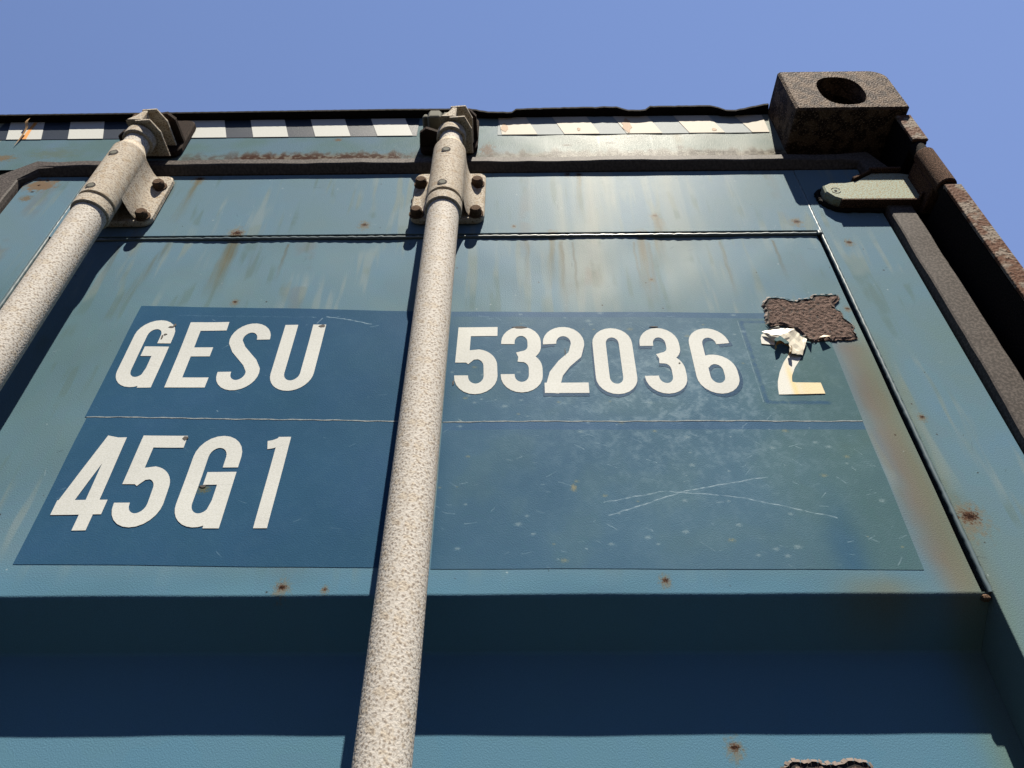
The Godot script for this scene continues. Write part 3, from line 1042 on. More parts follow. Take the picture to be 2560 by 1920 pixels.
func locking_rod(parent: Node, x: float, label: String, cap: String) -> void:
	var zc := 0.050
	var b := MB.new()
	b.lathe(Vector3(x, 0, zc), [[0.12, 0.0], [0.12, 0.0200], [2.5640, 0.0200]], 48)
	b.lathe(Vector3(x, 0, zc), [[2.7100, 0.0164], [2.7380, 0.0164]], 40)
	var o := part("locking_bar", b, "rod", parent, label)
	var c := MB.new()
	c.lathe(Vector3(x, 0, zc), [[2.5600, 0.0185], [2.5600, 0.0218], [2.5612, 0.0230], [2.5760, 0.0230], [2.5772, 0.0220], [2.5785, 0.0205], [2.5830, 0.0205]])
	part("collar", c, "cast", o)
	c = MB.new()
	c.lathe(Vector3(x, 0, zc), [[2.7355, 0.0150], [2.7355, 0.0196], [2.7368, 0.0206], [2.7500, 0.0206], [2.7515, 0.0196], [2.7540, 0.0001]])
	part("top_collar", c, "cast", o)
	# the cam: two fingers joined by a web
	c = MB.new()
	var fork := PackedVector2Array([Vector2(-0.014, 0.040), Vector2(-0.0016, 0.0735), Vector2(0.0195, 0.0747), Vector2(0.0287, 0.0560), Vector2(0.0287, 0.0180), Vector2(-0.010, 0.0180)])
	for y in [2.7545, 2.7850]:
		c.xf = Transform3D(Basis(Vector3(1, 0, 0), Vector3(0, 0, 1), Vector3(0, -1, 0)), Vector3(x, y, 0))
		c.prism(fork, -0.0042, 0.0, 0.0008)
	c.xf = Transform3D()
	c.prism(PackedVector2Array([Vector2(x - 0.016, 2.7586), Vector2(x + 0.0062, 2.7586), Vector2(x + 0.0072, 2.7850), Vector2(x + 0.0005, 2.7850), Vector2(x - 0.005, 2.772)]), 0.030, 0.0738, 0.0012)
	part("cam", c, "cast", o)
	# the keeper on the header that the cam hooks into
	c = MB.new()
	c.prism(rounded(x - 0.052, 2.772, x + 0.034, 2.868, [0.012, 0.016, 0.012, 0.010]), 0.0045, 0.0150, 0.002)
	c.xf = Transform3D(Basis(Vector3(1, 0, 0), Vector3(0, 0, 1), Vector3(0, -1, 0)), Vector3(x, 2.800, 0))
	c.prism(PackedVector2Array([Vector2(0.006, 0.014), Vector2(0.010, 0.058), Vector2(0.024, 0.060), Vector2(0.033, 0.050), Vector2(0.034, 0.014)]), -0.010, 0.0, 0.002)
	c.xf = Transform3D(Basis(Vector3(1, 0, 0), Vector3(0, 0, 1), Vector3(0, -1, 0)), Vector3(x, 2.780, 0))
	c.prism(PackedVector2Array([Vector2(-0.052, 0.014), Vector2(-0.050, 0.036), Vector2(-0.040, 0.043), Vector2(-0.020, 0.036), Vector2(-0.018, 0.014)]), -0.010, 0.0, 0.002)
	var kp := part("cam_keeper", c, "keeper", parent)
	c = MB.new()
	c.box(Vector3(x - 0.0405, 2.806, 0.015), Vector3(x - 0.0180, 2.829, 0.049), 0.005)
	c.box(Vector3(x - 0.0190, 2.812, 0.030), Vector3(x - 0.0060, 2.826, 0.047), 0.004)
	c.box(Vector3(x - 0.0500, 2.822, 0.015), Vector3(x - 0.0390, 2.834, 0.040), 0.004)
	part("keeper_cap", c, cap, kp)


func casting(parent: Node, x0: float, mirrored: bool, label: String) -> void:
	var b := MB.new()
	var y0 := 2.7774
	var y1 := 2.8954
	var x1 := x0 + 0.162
	var zf := 0.070
	var zb := -0.108
	var r := [0.005, 0.008, 0.027, 0.004]
	if mirrored:
		r = [0.008, 0.005, 0.004, 0.027]
	var raw := rounded(x0, y0, x1, y1, r, 11)
	var o1 := PackedVector2Array()
	for i in raw.size():                            # fill the straight sides too
		var n := maxi(1, int(raw[i].distance_to(raw[(i + 1) % raw.size()]) / 0.006))
		for k in n:
			o1.append(raw[i].lerp(raw[(i + 1) % raw.size()], float(k) / n))
	var o2 := b.inset(o1, 0.0030)
	var N := o1.size()
	var c := Vector2((x0 + x1) / 2 - (0.003 if not mirrored else -0.003), 2.8310)
	var hole := PackedVector2Array()
	for p in o2:
		var a := (p - Vector2((x0 + x1) / 2, (y0 + y1) / 2)).angle()
		var ca := cos(a)
		var sa := sin(a)
		var q := 1.0 / pow(pow(absf(ca) / 0.0330, 2.5) + pow(absf(sa) / 0.0430, 2.5), 1.0 / 2.5)
		hole.append(c + Vector2(ca, sa) * q)
	for i in N:
		var j := (i + 1) % N
		var f := func(p: Vector2, z: float) -> Vector3: return Vector3(p.x, p.y, z)
		b.quad(f.call(o2[i], zf), f.call(o2[j], zf), f.call(hole[j], zf), f.call(hole[i], zf))
		b.quad(f.call(o1[i], zf - 0.003), f.call(o1[j], zf - 0.003), f.call(o2[j], zf), f.call(o2[i], zf))
		b.quad(f.call(o1[i], zb), f.call(o1[j], zb), f.call(o1[j], zf - 0.003), f.call(o1[i], zf - 0.003))
		b.quad(f.call(hole[i], zf), f.call(hole[j], zf), f.call(hole[j], zf - 0.028), f.call(hole[i], zf - 0.028))
	var lo := Vector3(x0 + 0.012, y0 + 0.012, zb)
	var hi := Vector3(x1 - 0.012, y1 - 0.012, zf - 0.028)
	b.quad(Vector3(lo.x, lo.y, hi.z), Vector3(lo.x, lo.y, lo.z), Vector3(lo.x, hi.y, lo.z), Vector3(lo.x, hi.y, hi.z))
	b.quad(Vector3(hi.x, lo.y, lo.z), Vector3(hi.x, lo.y, hi.z), Vector3(hi.x, hi.y, hi.z), Vector3(hi.x, hi.y, lo.z))
	b.quad(Vector3(lo.x, lo.y, lo.z), Vector3(lo.x, lo.y, hi.z), Vector3(hi.x, lo.y, hi.z), Vector3(hi.x, lo.y, lo.z))
	b.quad(Vector3(lo.x, hi.y, hi.z), Vector3(lo.x, hi.y, lo.z), Vector3(hi.x, hi.y, lo.z), Vector3(hi.x, hi.y, hi.z))
	b.prism(rounded(x0 + 0.002, y0 + 0.002, x1 - 0.002, y1 - 0.002, [0.005, 0.005, 0.024, 0.024]), zb - 0.01, zb + 0.001)
	part("corner_casting", b, "casting", parent, label)


func hazard_tape(parent: Node, x0: float, x1: float, dark: String, light: String, label: String, first: int, last: int) -> void:
	var b := MB.new()
	b.box(Vector3(x0, 2.8312, 0.0020), Vector3(x1, 2.8850, 0.0046))
	var o := part("hazard_tape", b, dark, parent, label)
	for k in range(first, last + 1):
		var x := -0.2157 + 0.0962 * k
		var p := MB.new()
		p.prism(PackedVector2Array([Vector2(maxf(x, x0), 2.8314), Vector2(minf(x + 0.0545, x1), 2.8314), Vector2(minf(x + 0.0375, x1), 2.8848), Vector2(maxf(x - 0.017, x0), 2.8848)]), 0.0030, 0.0051)
		part("stripe", p, light, o)


func hinge(parent: Node) -> void:
	var b := MB.new()
	var leaf := PackedVector2Array([Vector2(0.434, 2.6250), Vector2(0.536, 2.6245), Vector2(0.546, 2.632), Vector2(0.546, 2.684), Vector2(0.531, 2.6890), Vector2(0.492, 2.6890), Vector2(0.464, 2.6700), Vector2(0.448, 2.6660), Vector2(0.428, 2.6660), Vector2(0.4165, 2.6590), Vector2(0.4160, 2.6440), Vector2(0.424, 2.6310)])
	b.prism(leaf, 0.0040, 0.0200, 0.0020)
	var o := part("hinge", b, "leaf", parent, "pale painted hinge leaf with rusty edges below the corner casting")
	# turned-up rim along the upper and lower edge
	b = MB.new()
	var up := [Vector2(0.462, 2.6705), Vector2(0.490, 2.6895), Vector2(0.532, 2.6905)]
	for i in 2:
		var a: Vector2 = up[i]
		var c: Vector2 = up[i + 1]
		b.prism(PackedVector2Array([a, c, c + Vector2(0, 0.0045), a + Vector2(-0.001, 0.0045)]), 0.0045, 0.0262 if i else 0.0232, 0.0006)
	part("upper_rim", b, "rust", o)
	b = MB.new()
	b.prism(PackedVector2Array([Vector2(0.432, 2.6222), Vector2(0.537, 2.6216), Vector2(0.537, 2.6252), Vector2(0.432, 2.6256)]), 0.0045, 0.0212, 0.0005)
	b.prism(PackedVector2Array([Vector2(0.534, 2.6220), Vector2(0.552, 2.6330), Vector2(0.550, 2.6370), Vector2(0.534, 2.6262)]), 0.0055, 0.0300, 0.0006)
	part("lower_rim", b, "rust", o)
	# filler of the weld round the leaf
	var p := PackedVector3Array()
	var r := PackedFloat32Array()
	var g := RandomNumberGenerator.new()
	g.seed = 9
	var line := [Vector2(0.420, 2.6680), Vector2(0.4125, 2.660), Vector2(0.4120, 2.643), Vector2(0.421, 2.628), Vector2(0.433, 2.6205), Vector2(0.500, 2.6195)]
	for i in line.size() - 1:
		for k in 8:
			var q: Vector2 = line[i].lerp(line[i + 1], k / 8.0)
			p.append(Vector3(q.x + g.randf_range(-0.0008, 0.0008), q.y + g.randf_range(-0.0008, 0.0008), 0.0055))
			r.append(g.randf_range(0.0028, 0.0044))
	b = MB.new()
	b.tube(p, r, 7)
	part("hinge_weld", b, "black", o)
	# a stamped ring mark
	b = MB.new()
	for k in 2:
		var n := 10
		for i in n:
			var a0 := deg_to_rad(20 + 180 * k + 140.0 * i / n)
			var a1 := deg_to_rad(20 + 180 * k + 140.0 * (i + 1) / n)
			var f := func(a: float, rr: float) -> Vector3: return Vector3(0.4305 + rr * cos(a), 2.6462 + rr * sin(a), 0.0204)
			b.quad(f.call(a0, 0.0056), f.call(a0, 0.0066), f.call(a1, 0.0066), f.call(a1, 0.0056))
	b.box(Vector3(0.4285, 2.6440, 0.0195), Vector3(0.4315, 2.6475, 0.0205))
	part("stamp", b, "hole", o)
	# knuckle and lugs on the corner post
	b = MB.new()
	b.lathe(Vector3(0.5515, 0, 0.0490), [[2.6060, 0.0], [2.6060, 0.0120], [2.6080, 0.0130], [2.6830, 0.0130], [2.6850, 0.0118], [2.6850, 0.0]], 28)
	b.box(Vector3(0.538, 2.612, 0.002), Vector3(0.556, 2.680, 0.045), 0.003)
	part("hinge_knuckle", b, "rust", o)
	b = MB.new()
	b.lathe(Vector3(0.5515, 0, 0.0470), [[2.5950, 0.0], [2.5950, 0.0100], [2.7150, 0.0100], [2.7150, 0.0]], 20)
	part("hinge_pin", b, "black", o)


func post(parent: Node, s: float, mid: float, label: String) -> void:        # s: +1 the right one; x is taken from the middle of the container
	var b := MB.new()
	var at := func(x: float) -> float: return x if s > 0 else 2 * mid - x
	var slab := func(m: MB, x0: float, x1: float, ya: float, yb: float, z0: float, z1: float, bev: float) -> void:
		var a: float = at.call(x0)
		var c: float = at.call(x1)
		m.box(Vector3(minf(a, c), ya, z0), Vector3(maxf(a, c), yb, z1), bev)
	slab.call(b, 0.5405, 0.5635, 0.15, 2.5985, 0.0540, 0.0600, 0.0020)
	slab.call(b, 0.5415, 0.5640, 2.7080, 2.7774, 0.0540, 0.0600, 0.0020)
	var o := part("corner_post", b, "post", parent, label)
	b = MB.new()  # inner side of the post, its unlit shade painted in near-black
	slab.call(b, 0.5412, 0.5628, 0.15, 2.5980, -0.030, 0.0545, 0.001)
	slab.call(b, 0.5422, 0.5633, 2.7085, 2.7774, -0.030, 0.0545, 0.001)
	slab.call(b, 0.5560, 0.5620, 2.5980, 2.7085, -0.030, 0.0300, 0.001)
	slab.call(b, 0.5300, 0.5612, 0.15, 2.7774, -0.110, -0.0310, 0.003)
	part("shaded_post_web", b, "black", o)


func rust_patch(parent: Node, outline: Array, label: String, seed_: int, deep := 0.0) -> void:
	var poly := PackedVector2Array()
	var g := RandomNumberGenerator.new()
	g.seed = seed_
	for i in outline.size():
		var a: Vector2 = outline[i]
		var c: Vector2 = outline[(i + 1) % outline.size()]
		for k in 3:
			poly.append(a.lerp(c, k / 3.0) + Vector2(g.randf_range(-1, 1), g.randf_range(-1, 1)) * (0.0010 if k else 0.0004))
	# near-black sheet painting the shadow under broken paint, along upper and left edges
	var b := MB.new()
	b.xf.origin.z = deep
	var under := PackedVector2Array()
	for i in poly.size():
		under.append(poly[i])
	b.prism(under, 0.0002, 0.0016)
	var o := part("rust_patch", b, "hole", parent, label)
	# the flaking layer, a lumpy sheet cut to the outline and drawn in a little
	var f := FastNoiseLite.new()
	f.seed = seed_
	f.frequency = 150.0
	f.fractal_octaves = 3
	var lo := poly[0]
	var hi := poly[0]
	for p in poly:
		lo = lo.min(p)
		hi = hi.max(p)
	var inner := PackedVector2Array()
	for i in poly.size():
		inner.append(poly[i] + Vector2(0.0018, -0.0034) + Vector2(g.randf_range(-1, 1), g.randf_range(-1, 1)) * 0.0007)
	var c := MB.new()
	c.xf.origin.z = deep
	var step := 0.0011
	var z := func(x: float, y: float) -> float: return 0.0019 + 0.0008 * f.get_noise_2d(x, y * 1.25)
	var nx := int((hi.x - lo.x) / step) + 1
	var ny := int((hi.y - lo.y) / step) + 1
	for j in ny:
		for i in nx:
			var p := lo + Vector2(i, j) * step
			if not Geometry2D.is_point_in_polygon(p + Vector2(step, step) / 2, inner):
				continue
			var q := [p, p + Vector2(step, 0), p + Vector2(step, step), p + Vector2(0, step)]
			c.quad(Vector3(q[0].x, q[0].y, z.call(q[0].x, q[0].y)), Vector3(q[1].x, q[1].y, z.call(q[1].x, q[1].y)), Vector3(q[2].x, q[2].y, z.call(q[2].x, q[2].y)), Vector3(q[3].x, q[3].y, z.call(q[3].x, q[3].y)))
	part("rust_flakes", c, "flake", o)
	# lifted paint along the upper edge and the sides
	var e := MB.new()
	e.xf.origin.z = deep
	for i in poly.size():
		var a := poly[i]
		var d := poly[(i + 1) % poly.size()]
		var out := Vector2((d - a).y, -(d - a).x).normalized()
		if Geometry2D.is_point_in_polygon((a + d) / 2 + out * 0.001, poly):
			out = -out
		var w := 0.0016 + 0.0018 * absf(sin(i * 1.7))
		var rise := 0.0012 + 0.0014 * absf(sin(i * 2.3))
		var p0 := Vector3(a.x, a.y, 0.0008 + rise)
		var p1 := Vector3(d.x, d.y, 0.0008 + 0.0012 + 0.0014 * absf(sin((i + 1) * 2.3)))
		var p2 := Vector3(d.x + out.x * w, d.y + out.y * w, 0.0006)
		var p3 := Vector3(a.x + out.x * w, a.y + out.y * w, 0.0006)
		if (p1 - p0).cross(p2 - p0).z > 0:
			e.quad(p0, p1, p2, p3)
		else:
			e.quad(p3, p2, p1, p0)
	part("lifted_paint", e, "paint_edge", o)


func crumple(b: MB, p: Vector3, q: Vector3, r: Vector3, depth: int) -> void:      # a facet of film, broken into small creased ones
	if depth == 0:
		var v := []
		for a in [p, q, r]:
			v.append(a + Vector3(0.0005 * sin(a.y * 900.0), 0.0005 * sin(a.x * 1100.0), 0.0005 * sin(a.x * 460.0 + 2.0) * sin(a.y * 400.0) + 0.00012 * sin(a.x * 1100.0 - a.y * 900.0)))
		b.tri(v[0], v[1], v[2])
		return
	var pq := (p + q) / 2
	var qr := (q + r) / 2
	var rp := (r + p) / 2
	for t in [[p, pq, rp], [pq, q, qr], [rp, qr, r], [pq, qr, rp]]:
		crumple(b, t[0], t[1], t[2], depth - 1)


# ---------------------------------------------------------------- the scene

func _ready() -> void:
	var cam := Camera3D.new()
	cam.name = "camera"
	cam.transform = Transform3D(Basis(Vector3(0.99993317, 0.00109676, -0.01150917), Vector3(0.00698538, 0.73592328, 0.6770289), Vector3(0.0092124, -0.67706404, 0.73586644)).orthonormalized(), Vector3(0, 1.775, 0.585))
	cam.fov = rad_to_deg(2 * atan(960.0 / 1852.0))
	cam.near = 0.02
	cam.far = 400.0
	cam.current = true
	add_child(cam)

	var env := Environment.new()
	env.background_mode = Environment.BG_SKY
	var sky := Sky.new()
	# clear air, a little brighter towards the sun's side and towards the zenith
	var sw := 256
	var sh := 128
	var shades := PackedFloat32Array()
	shades.resize(sw * sh * 4)
	for j in sh:
		var up := PI / 2 - PI * (j + 0.5) / sh
		for i in sw:
			var a := TAU * (i + 0.5) / sw
			var east := sin(a) * cos(up)
			var k := 1.0 + 0.20 * east + 0.22 * (sin(maxf(up, 0.0)) - 0.9)
			var c := Vector3(0.0580, 0.0890, 0.1830) * k + Vector3(0.006, 0.005, 0.003) * maxf(0.0, east)
			if up < 0:
				c = Vector3(0.018, 0.018, 0.018)
			var at := (j * sw + i) * 4
			shades[at] = c.x
			shades[at + 1] = c.y
			shades[at + 2] = c.z
			shades[at + 3] = 1.0
	var air := PanoramaSkyMaterial.new()
	air.panorama = ImageTexture.create_from_image(Image.create_from_data(sw, sh, false, Image.FORMAT_RGBAF, shades.to_byte_array()))
	sky.sky_material = air
	env.sky = sky
	env.tonemap_mode = Environment.TONE_MAPPER_LINEAR
	env.tonemap_exposure = 3.35
	env.sdfgi_enabled = true
	env.ssao_enabled = true
	env.ssil_enabled = true
	var we := WorldEnvironment.new()
	we.name = "world"
	we.environment = env
	add_child(we)

	var sun := DirectionalLight3D.new()
	sun.name = "sun"
	sun.light_energy = 1.6
	sun.light_color = Color(1.0, 0.965, 0.90)
	sun.light_angular_distance = 0.5
	sun.shadow_enabled = true
	sun.basis = Basis.looking_at(-Vector3(0.30, 2.2, 1.0).normalized(), Vector3.UP)
	add_child(sun)

	materials()
	var pe := plain(rgb(92, 78, 70), 0.8)
	pe.cull_mode = BaseMaterial3D.CULL_DISABLED
	M.paint_edge = pe

	var gb := MB.new()
	gb.quad(Vector3(-150, 0, 150), Vector3(150, 0, 150), Vector3(150, 0, -150), Vector3(-150, 0, -150))
	var ground := part("ground", gb, "ground", self)
	ground.set_meta("kind", "structure")

	var box := Node3D.new()
	box.name = "shipping_container"
	box.set_meta("label", "weathered teal blue shipping container with rusty corner casting and two cream locking bars")
	box.set_meta("category", "shipping container")
	add_child(box)
	var mid := -0.665                               # middle of the container's end

	# ---- body behind the doors
	var b := MB.new()
	b.box(Vector3(2 * mid - 0.555, 2.8600, -12.0), Vector3(0.555, 2.8860, -0.02), 0.004)
	part("roof", b, "teal", box)
	for s in [1.0, -1.0]:
		b = MB.new()
		var z := -0.112
		while z > -11.9:                            # corrugated side
			var q := [[z, 0.0], [z - 0.07, 0.0], [z - 0.138, -0.036], [z - 0.208, -0.036], [z - 0.276, 0.0]]
			for k in 4:
				var xa: float = 0.552 + q[k][1]
				var xb: float = 0.552 + q[k + 1][1]
				if s < 0:
					xa = 2 * mid - xa
					xb = 2 * mid - xb
				var p := [Vector3(xa, 0.15, q[k][0]), Vector3(xb, 0.15, q[k + 1][0]), Vector3(xb, 2.862, q[k + 1][0]), Vector3(xa, 2.862, q[k][0])]
				if s > 0:
					b.quad(p[0], p[1], p[2], p[3])
				else:
					b.quad(p[3], p[2], p[1], p[0])
			z -= 0.276
		part("side_wall", b, "teal", box)
	b = MB.new()
	b.box(Vector3(2 * mid - 0.56, 0.02, -12.0), Vector3(0.56, 0.15, -0.02), 0.003)
	part("floor_frame", b, "rust", box)
	b = MB.new()
	b.box(Vector3(2 * mid - 0.55, 0.15, -12.0), Vector3(0.55, 2.86, -11.95), 0.003)
	part("front_wall", b, "teal", box)

	# ---- header beam over the doors
	b = MB.new()
	b.r = Rect2(-0.80, 2.74, 1.22, 0.16)
	b.grid(96, 12, func(s: float, t: float) -> Vector3:
		var x := lerpf(-0.82, 0.3995, s)
		var y := lerpf(2.7450, 2.8885, t)
		var k := smoothstep(-0.05, 0.05, x)
		return Vector3(x, y, 0.0040 + k * (0.0006 * sin(x * 60.0 + y * 20.0) * sin(y * 48.0) - 0.0004 * smoothstep(2.80, 2.86, y))))
	b.box(Vector3(2 * mid - 0.40, 2.7450, -0.06), Vector3(-0.82, 2.8885, 0.0040), 0.0)
	b.box(Vector3(2 * mid - 0.40, 2.7450, -0.06), Vector3(0.399, 2.8885, -0.0030), 0.0)
	var header := part("header", b, "header", box, "header beam above the doors with a band of hazard tape")
	# the roof's front lip, bent and torn on the right
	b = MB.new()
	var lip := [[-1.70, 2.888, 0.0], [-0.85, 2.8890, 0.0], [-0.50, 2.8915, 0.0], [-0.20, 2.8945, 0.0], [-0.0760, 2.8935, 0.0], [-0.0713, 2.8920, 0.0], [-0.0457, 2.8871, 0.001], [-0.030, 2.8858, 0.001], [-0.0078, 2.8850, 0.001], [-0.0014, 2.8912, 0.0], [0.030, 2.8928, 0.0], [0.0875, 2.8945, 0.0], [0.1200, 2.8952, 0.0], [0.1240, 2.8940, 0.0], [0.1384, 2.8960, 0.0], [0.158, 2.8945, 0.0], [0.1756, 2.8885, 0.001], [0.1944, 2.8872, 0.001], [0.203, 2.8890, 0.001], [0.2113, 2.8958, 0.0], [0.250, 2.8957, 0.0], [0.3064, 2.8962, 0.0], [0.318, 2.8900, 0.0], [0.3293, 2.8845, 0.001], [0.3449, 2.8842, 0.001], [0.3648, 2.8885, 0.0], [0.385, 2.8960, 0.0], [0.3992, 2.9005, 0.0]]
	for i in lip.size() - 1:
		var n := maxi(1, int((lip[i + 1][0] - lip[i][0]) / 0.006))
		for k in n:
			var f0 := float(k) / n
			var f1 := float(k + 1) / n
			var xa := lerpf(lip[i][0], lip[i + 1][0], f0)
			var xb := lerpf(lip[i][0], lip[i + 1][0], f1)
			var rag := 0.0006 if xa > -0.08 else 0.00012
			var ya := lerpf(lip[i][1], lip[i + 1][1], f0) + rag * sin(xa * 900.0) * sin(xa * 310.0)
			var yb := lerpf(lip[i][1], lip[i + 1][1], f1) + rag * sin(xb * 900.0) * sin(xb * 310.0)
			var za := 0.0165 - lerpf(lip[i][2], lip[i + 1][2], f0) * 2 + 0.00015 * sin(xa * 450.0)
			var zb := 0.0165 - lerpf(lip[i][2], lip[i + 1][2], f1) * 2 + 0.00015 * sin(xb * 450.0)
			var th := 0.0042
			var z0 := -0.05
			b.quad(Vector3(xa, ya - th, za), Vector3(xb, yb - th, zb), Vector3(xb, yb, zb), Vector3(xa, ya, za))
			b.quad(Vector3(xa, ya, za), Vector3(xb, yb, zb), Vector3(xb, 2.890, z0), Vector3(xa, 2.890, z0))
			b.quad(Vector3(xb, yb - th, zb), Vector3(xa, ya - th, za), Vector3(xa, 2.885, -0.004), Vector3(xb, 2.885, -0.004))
	part("roof_lip", b, "black", header, "dark front lip of the roof, bent and torn on its right half")  # near-black colour paints in the shade of the overhang's underside
	hazard_tape(box, -0.82, -0.155, "navy", "white", "dark blue and white hazard tape left of the middle locking bar", -6, 0)
	hazard_tape(box, -0.030, 0.388, "faded", "cream", "faded grey and cream hazard tape right of the middle locking bar", 2, 6)
	for q in [[0.172, 2.8560, 0.0090, 0.0230, 1], [-0.020, 2.8520, 0.0060, 0.0150, 2], [0.305, 2.8400, 0.0040, 0.0050, 3], [0.096, 2.8450, 0.0030, 0.0060, 4]]:
		var g := RandomNumberGenerator.new()
		g.seed = q[4] + 30
		var poly := PackedVector2Array()
		for i in 16:
			var a: float = TAU * i / 16
			poly.append(Vector2(q[0] + q[2] * cos(a) * g.randf_range(0.5, 1.1), q[1] + q[3] * sin(a) * g.randf_range(0.6, 1.1)))
		b = MB.new()
		b.prism(poly, 0.0048, 0.0054)
		part("rust_stain", b, "tape_rust", box)
	# a torn strip of the tape hangs down on the left
	b = MB.new()
	var hang := [Vector3(-0.7745, 2.8800, 0.0140), Vector3(-0.7735, 2.8700, 0.0145), Vector3(-0.7690, 2.8570, 0.0110), Vector3(-0.7690, 2.8420, 0.0085), Vector3(-0.7694, 2.8279, 0.0072), Vector3(-0.7703, 2.8116, 0.0062)]
	b.grid(3, 15, func(s: float, t: float) -> Vector3:
		var f := t * 4.999
		var a: Vector3 = hang[int(f)].lerp(hang[int(f) + 1], f - int(f))
		return a + Vector3((s - 0.5) * 0.0058 * (1.0 - t * t * 0.92), 0, 0.0025 * (s - 0.5) * (1.0 - t)), true)
	part("torn_strip", b, "film_back", box, "curled torn strip of tape hanging on the left")
	b = MB.new()
	b.prism(PackedVector2Array([Vector2(-0.7720, 2.8835), Vector2(-0.7660, 2.8835), Vector2(-0.7655, 2.8581), Vector2(-0.7640, 2.8473), Vector2(-0.7619, 2.8320), Vector2(-0.7697, 2.8320)]), 0.0048, 0.0053)
	part("tape_stain", b, "stain", box, "orange stain beside the torn strip")

	casting(box, 0.399, false, "brown rusted corner casting with an oval hole, top right")
	casting(box, 2 * mid - 0.561, true, "")
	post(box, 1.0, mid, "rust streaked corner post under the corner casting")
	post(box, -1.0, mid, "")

	# ---- doors
	b = MB.new()
	corrugated(b, -0.6215, 0.3905, 2.5785, 0.20, 0.0455)
	var door := part("door", b, "door", box, "weathered teal blue container door with lettering")
	b = MB.new()
	b.box(Vector3(-0.6205, 2.5785, -0.046), Vector3(0.3965, 2.7245, 0.0040), 0.0012)
	part("top_rail", b, "door", door)
	b = MB.new()
	b.box(Vector3(0.3970, 0.16, -0.050), Vector3(0.4905, 2.7250, 0.0042), 0.0016)
	part("stile", b, "door", door)
	b = MB.new()
	b.box(Vector3(-0.7100, 0.16, -0.050), Vector3(-0.6225, 2.7250, 0.0042), 0.0016)
	part("stile", b, "door", door)
	weld("weld_bead", Vector3(-0.617, 2.5750, 0.0010), Vector3(0.3940, 2.5750, 0.0010), 0.0025, 1, door)
	weld("weld_bead", Vector3(0.3961, 2.0690, 0.0018), Vector3(0.3961, 2.7230, 0.0018), 0.0024, 2, door)
	weld("weld_bead", Vector3(-0.6215, 2.0650, 0.0012), Vector3(-0.6215, 2.7230, 0.0012), 0.0028, 3, door)
	# a lump where the welds meet and where the step begins
	b = MB.new()
	b.box(Vector3(0.3895, 2.5700, 0.0), Vector3(0.3980, 2.5800, 0.0060), 0.003)
	part("weld_lump", b, "weld", door)
	b = MB.new()
	b.box(Vector3(0.3890, 2.0630, -0.006), Vector3(0.3968, 2.0685, 0.0016), 0.002)
	part("weld_lump", b, "bolt", door)
	gasket(box, -0.7105, 0.4910, 2.7255, 0.20, "grey rubber gasket round the lettered door")

	b = MB.new()
	var xl := 2 * mid - 0.491
	corrugated(b, xl + 0.094, -0.850, 2.5785, 0.20, 0.0430)
	var door2 := part("door", b, "teal", box, "second door of the container, beyond the left edge")
	for q in [[xl, xl + 0.0935, 0.16, 2.725], [-0.8495, -0.762, 0.16, 2.725]]:
		b = MB.new()
		b.box(Vector3(q[0], q[2], -0.05), Vector3(q[1], q[3], 0.0042), 0.0016)
		part("stile", b, "teal", door2)
	b = MB.new()
	b.box(Vector3(xl + 0.094, 2.5785, -0.05), Vector3(-0.850, 2.7245, 0.0040), 0.0012)
	part("top_rail", b, "teal", door2)
	gasket(box, xl - 0.0005, -0.7985, 2.7255, 0.20, "")

	# ---- lettering
	var quads := [[-0.4512, -0.0800, 2.2705, 2.4438, 2.2612, 2.4300, "dark blue decal reading GESU", 0.00042], [-0.4488, -0.0800, 2.1007, 2.2700, 2.0950, 2.2606, "dark blue decal reading 45G1", 0.00030],
		[-0.0790, 0.3505, 2.2612, 2.4296, 2.2590, 2.4222, "faded blue decal with the number 532036 2", 0.00042], [-0.0785, 0.3500, 2.0945, 2.2606, 2.0915, 2.2584, "scuffed empty blue decal right of the middle bar", 0.00030]]
	var decals := []
	for q in quads:
		b = MB.new()
		b.r = Rect2(-0.46, 2.085, 0.82, 0.37)
		sheet(b, q[0], q[1], q[2], q[3], q[4], q[5], q[7])
		decals.append(part("marking_decal", b, "decal", box, q[6]))
	# pale bead of old adhesive along the seam
	for q in [[-0.4495, -0.082, 2.2704, 2.2612], [-0.0780, 0.350, 2.2610, 2.2588]]:
		b = MB.new()
		for i in 110:
			var xa := lerpf(q[0], q[1], i / 110.0)
			var xb := lerpf(q[0], q[1], (i + 1) / 110.0)
			var ya := lerpf(q[2], q[3], i / 110.0) + 0.0004 * sin(i * 0.7) * sin(i * 0.23)
			var yb := lerpf(q[2], q[3], (i + 1) / 110.0) + 0.0004 * sin((i + 1) * 0.7) * sin((i + 1) * 0.23)
			var wa := 0.0004 + 0.0004 * absf(sin(i * 1.1) * sin(i * 0.31))
			var wb := 0.0004 + 0.0004 * absf(sin((i + 1) * 1.1) * sin((i + 1) * 0.31))
			b.quad(Vector3(xa, ya - wa, ripple(xa, ya) + 0.00055), Vector3(xb, yb - wb, ripple(xb, yb) + 0.00055), Vector3(xb, yb + wb, ripple(xb, yb) + 0.00058), Vector3(xa, ya + wa, ripple(xa, ya) + 0.00058))
		part("adhesive_line", b, "faded", decals[0] if q[0] < -0.2 else decals[2])
	var O := 0.00072
	for q in [["G", -0.4413, 2.3120, 0.0455, 0.1055], ["E", -0.3812, 2.3110, 0.0435, 0.1030], ["S", -0.3300, 2.3064, 0.0462, 0.1050], ["U", -0.2708, 2.3045, 0.0475, 0.1040]]:
		part("letter", glyph(q[0], q[1], q[2], q[3], q[4], O), "white", decals[0], "white letter " + q[0])
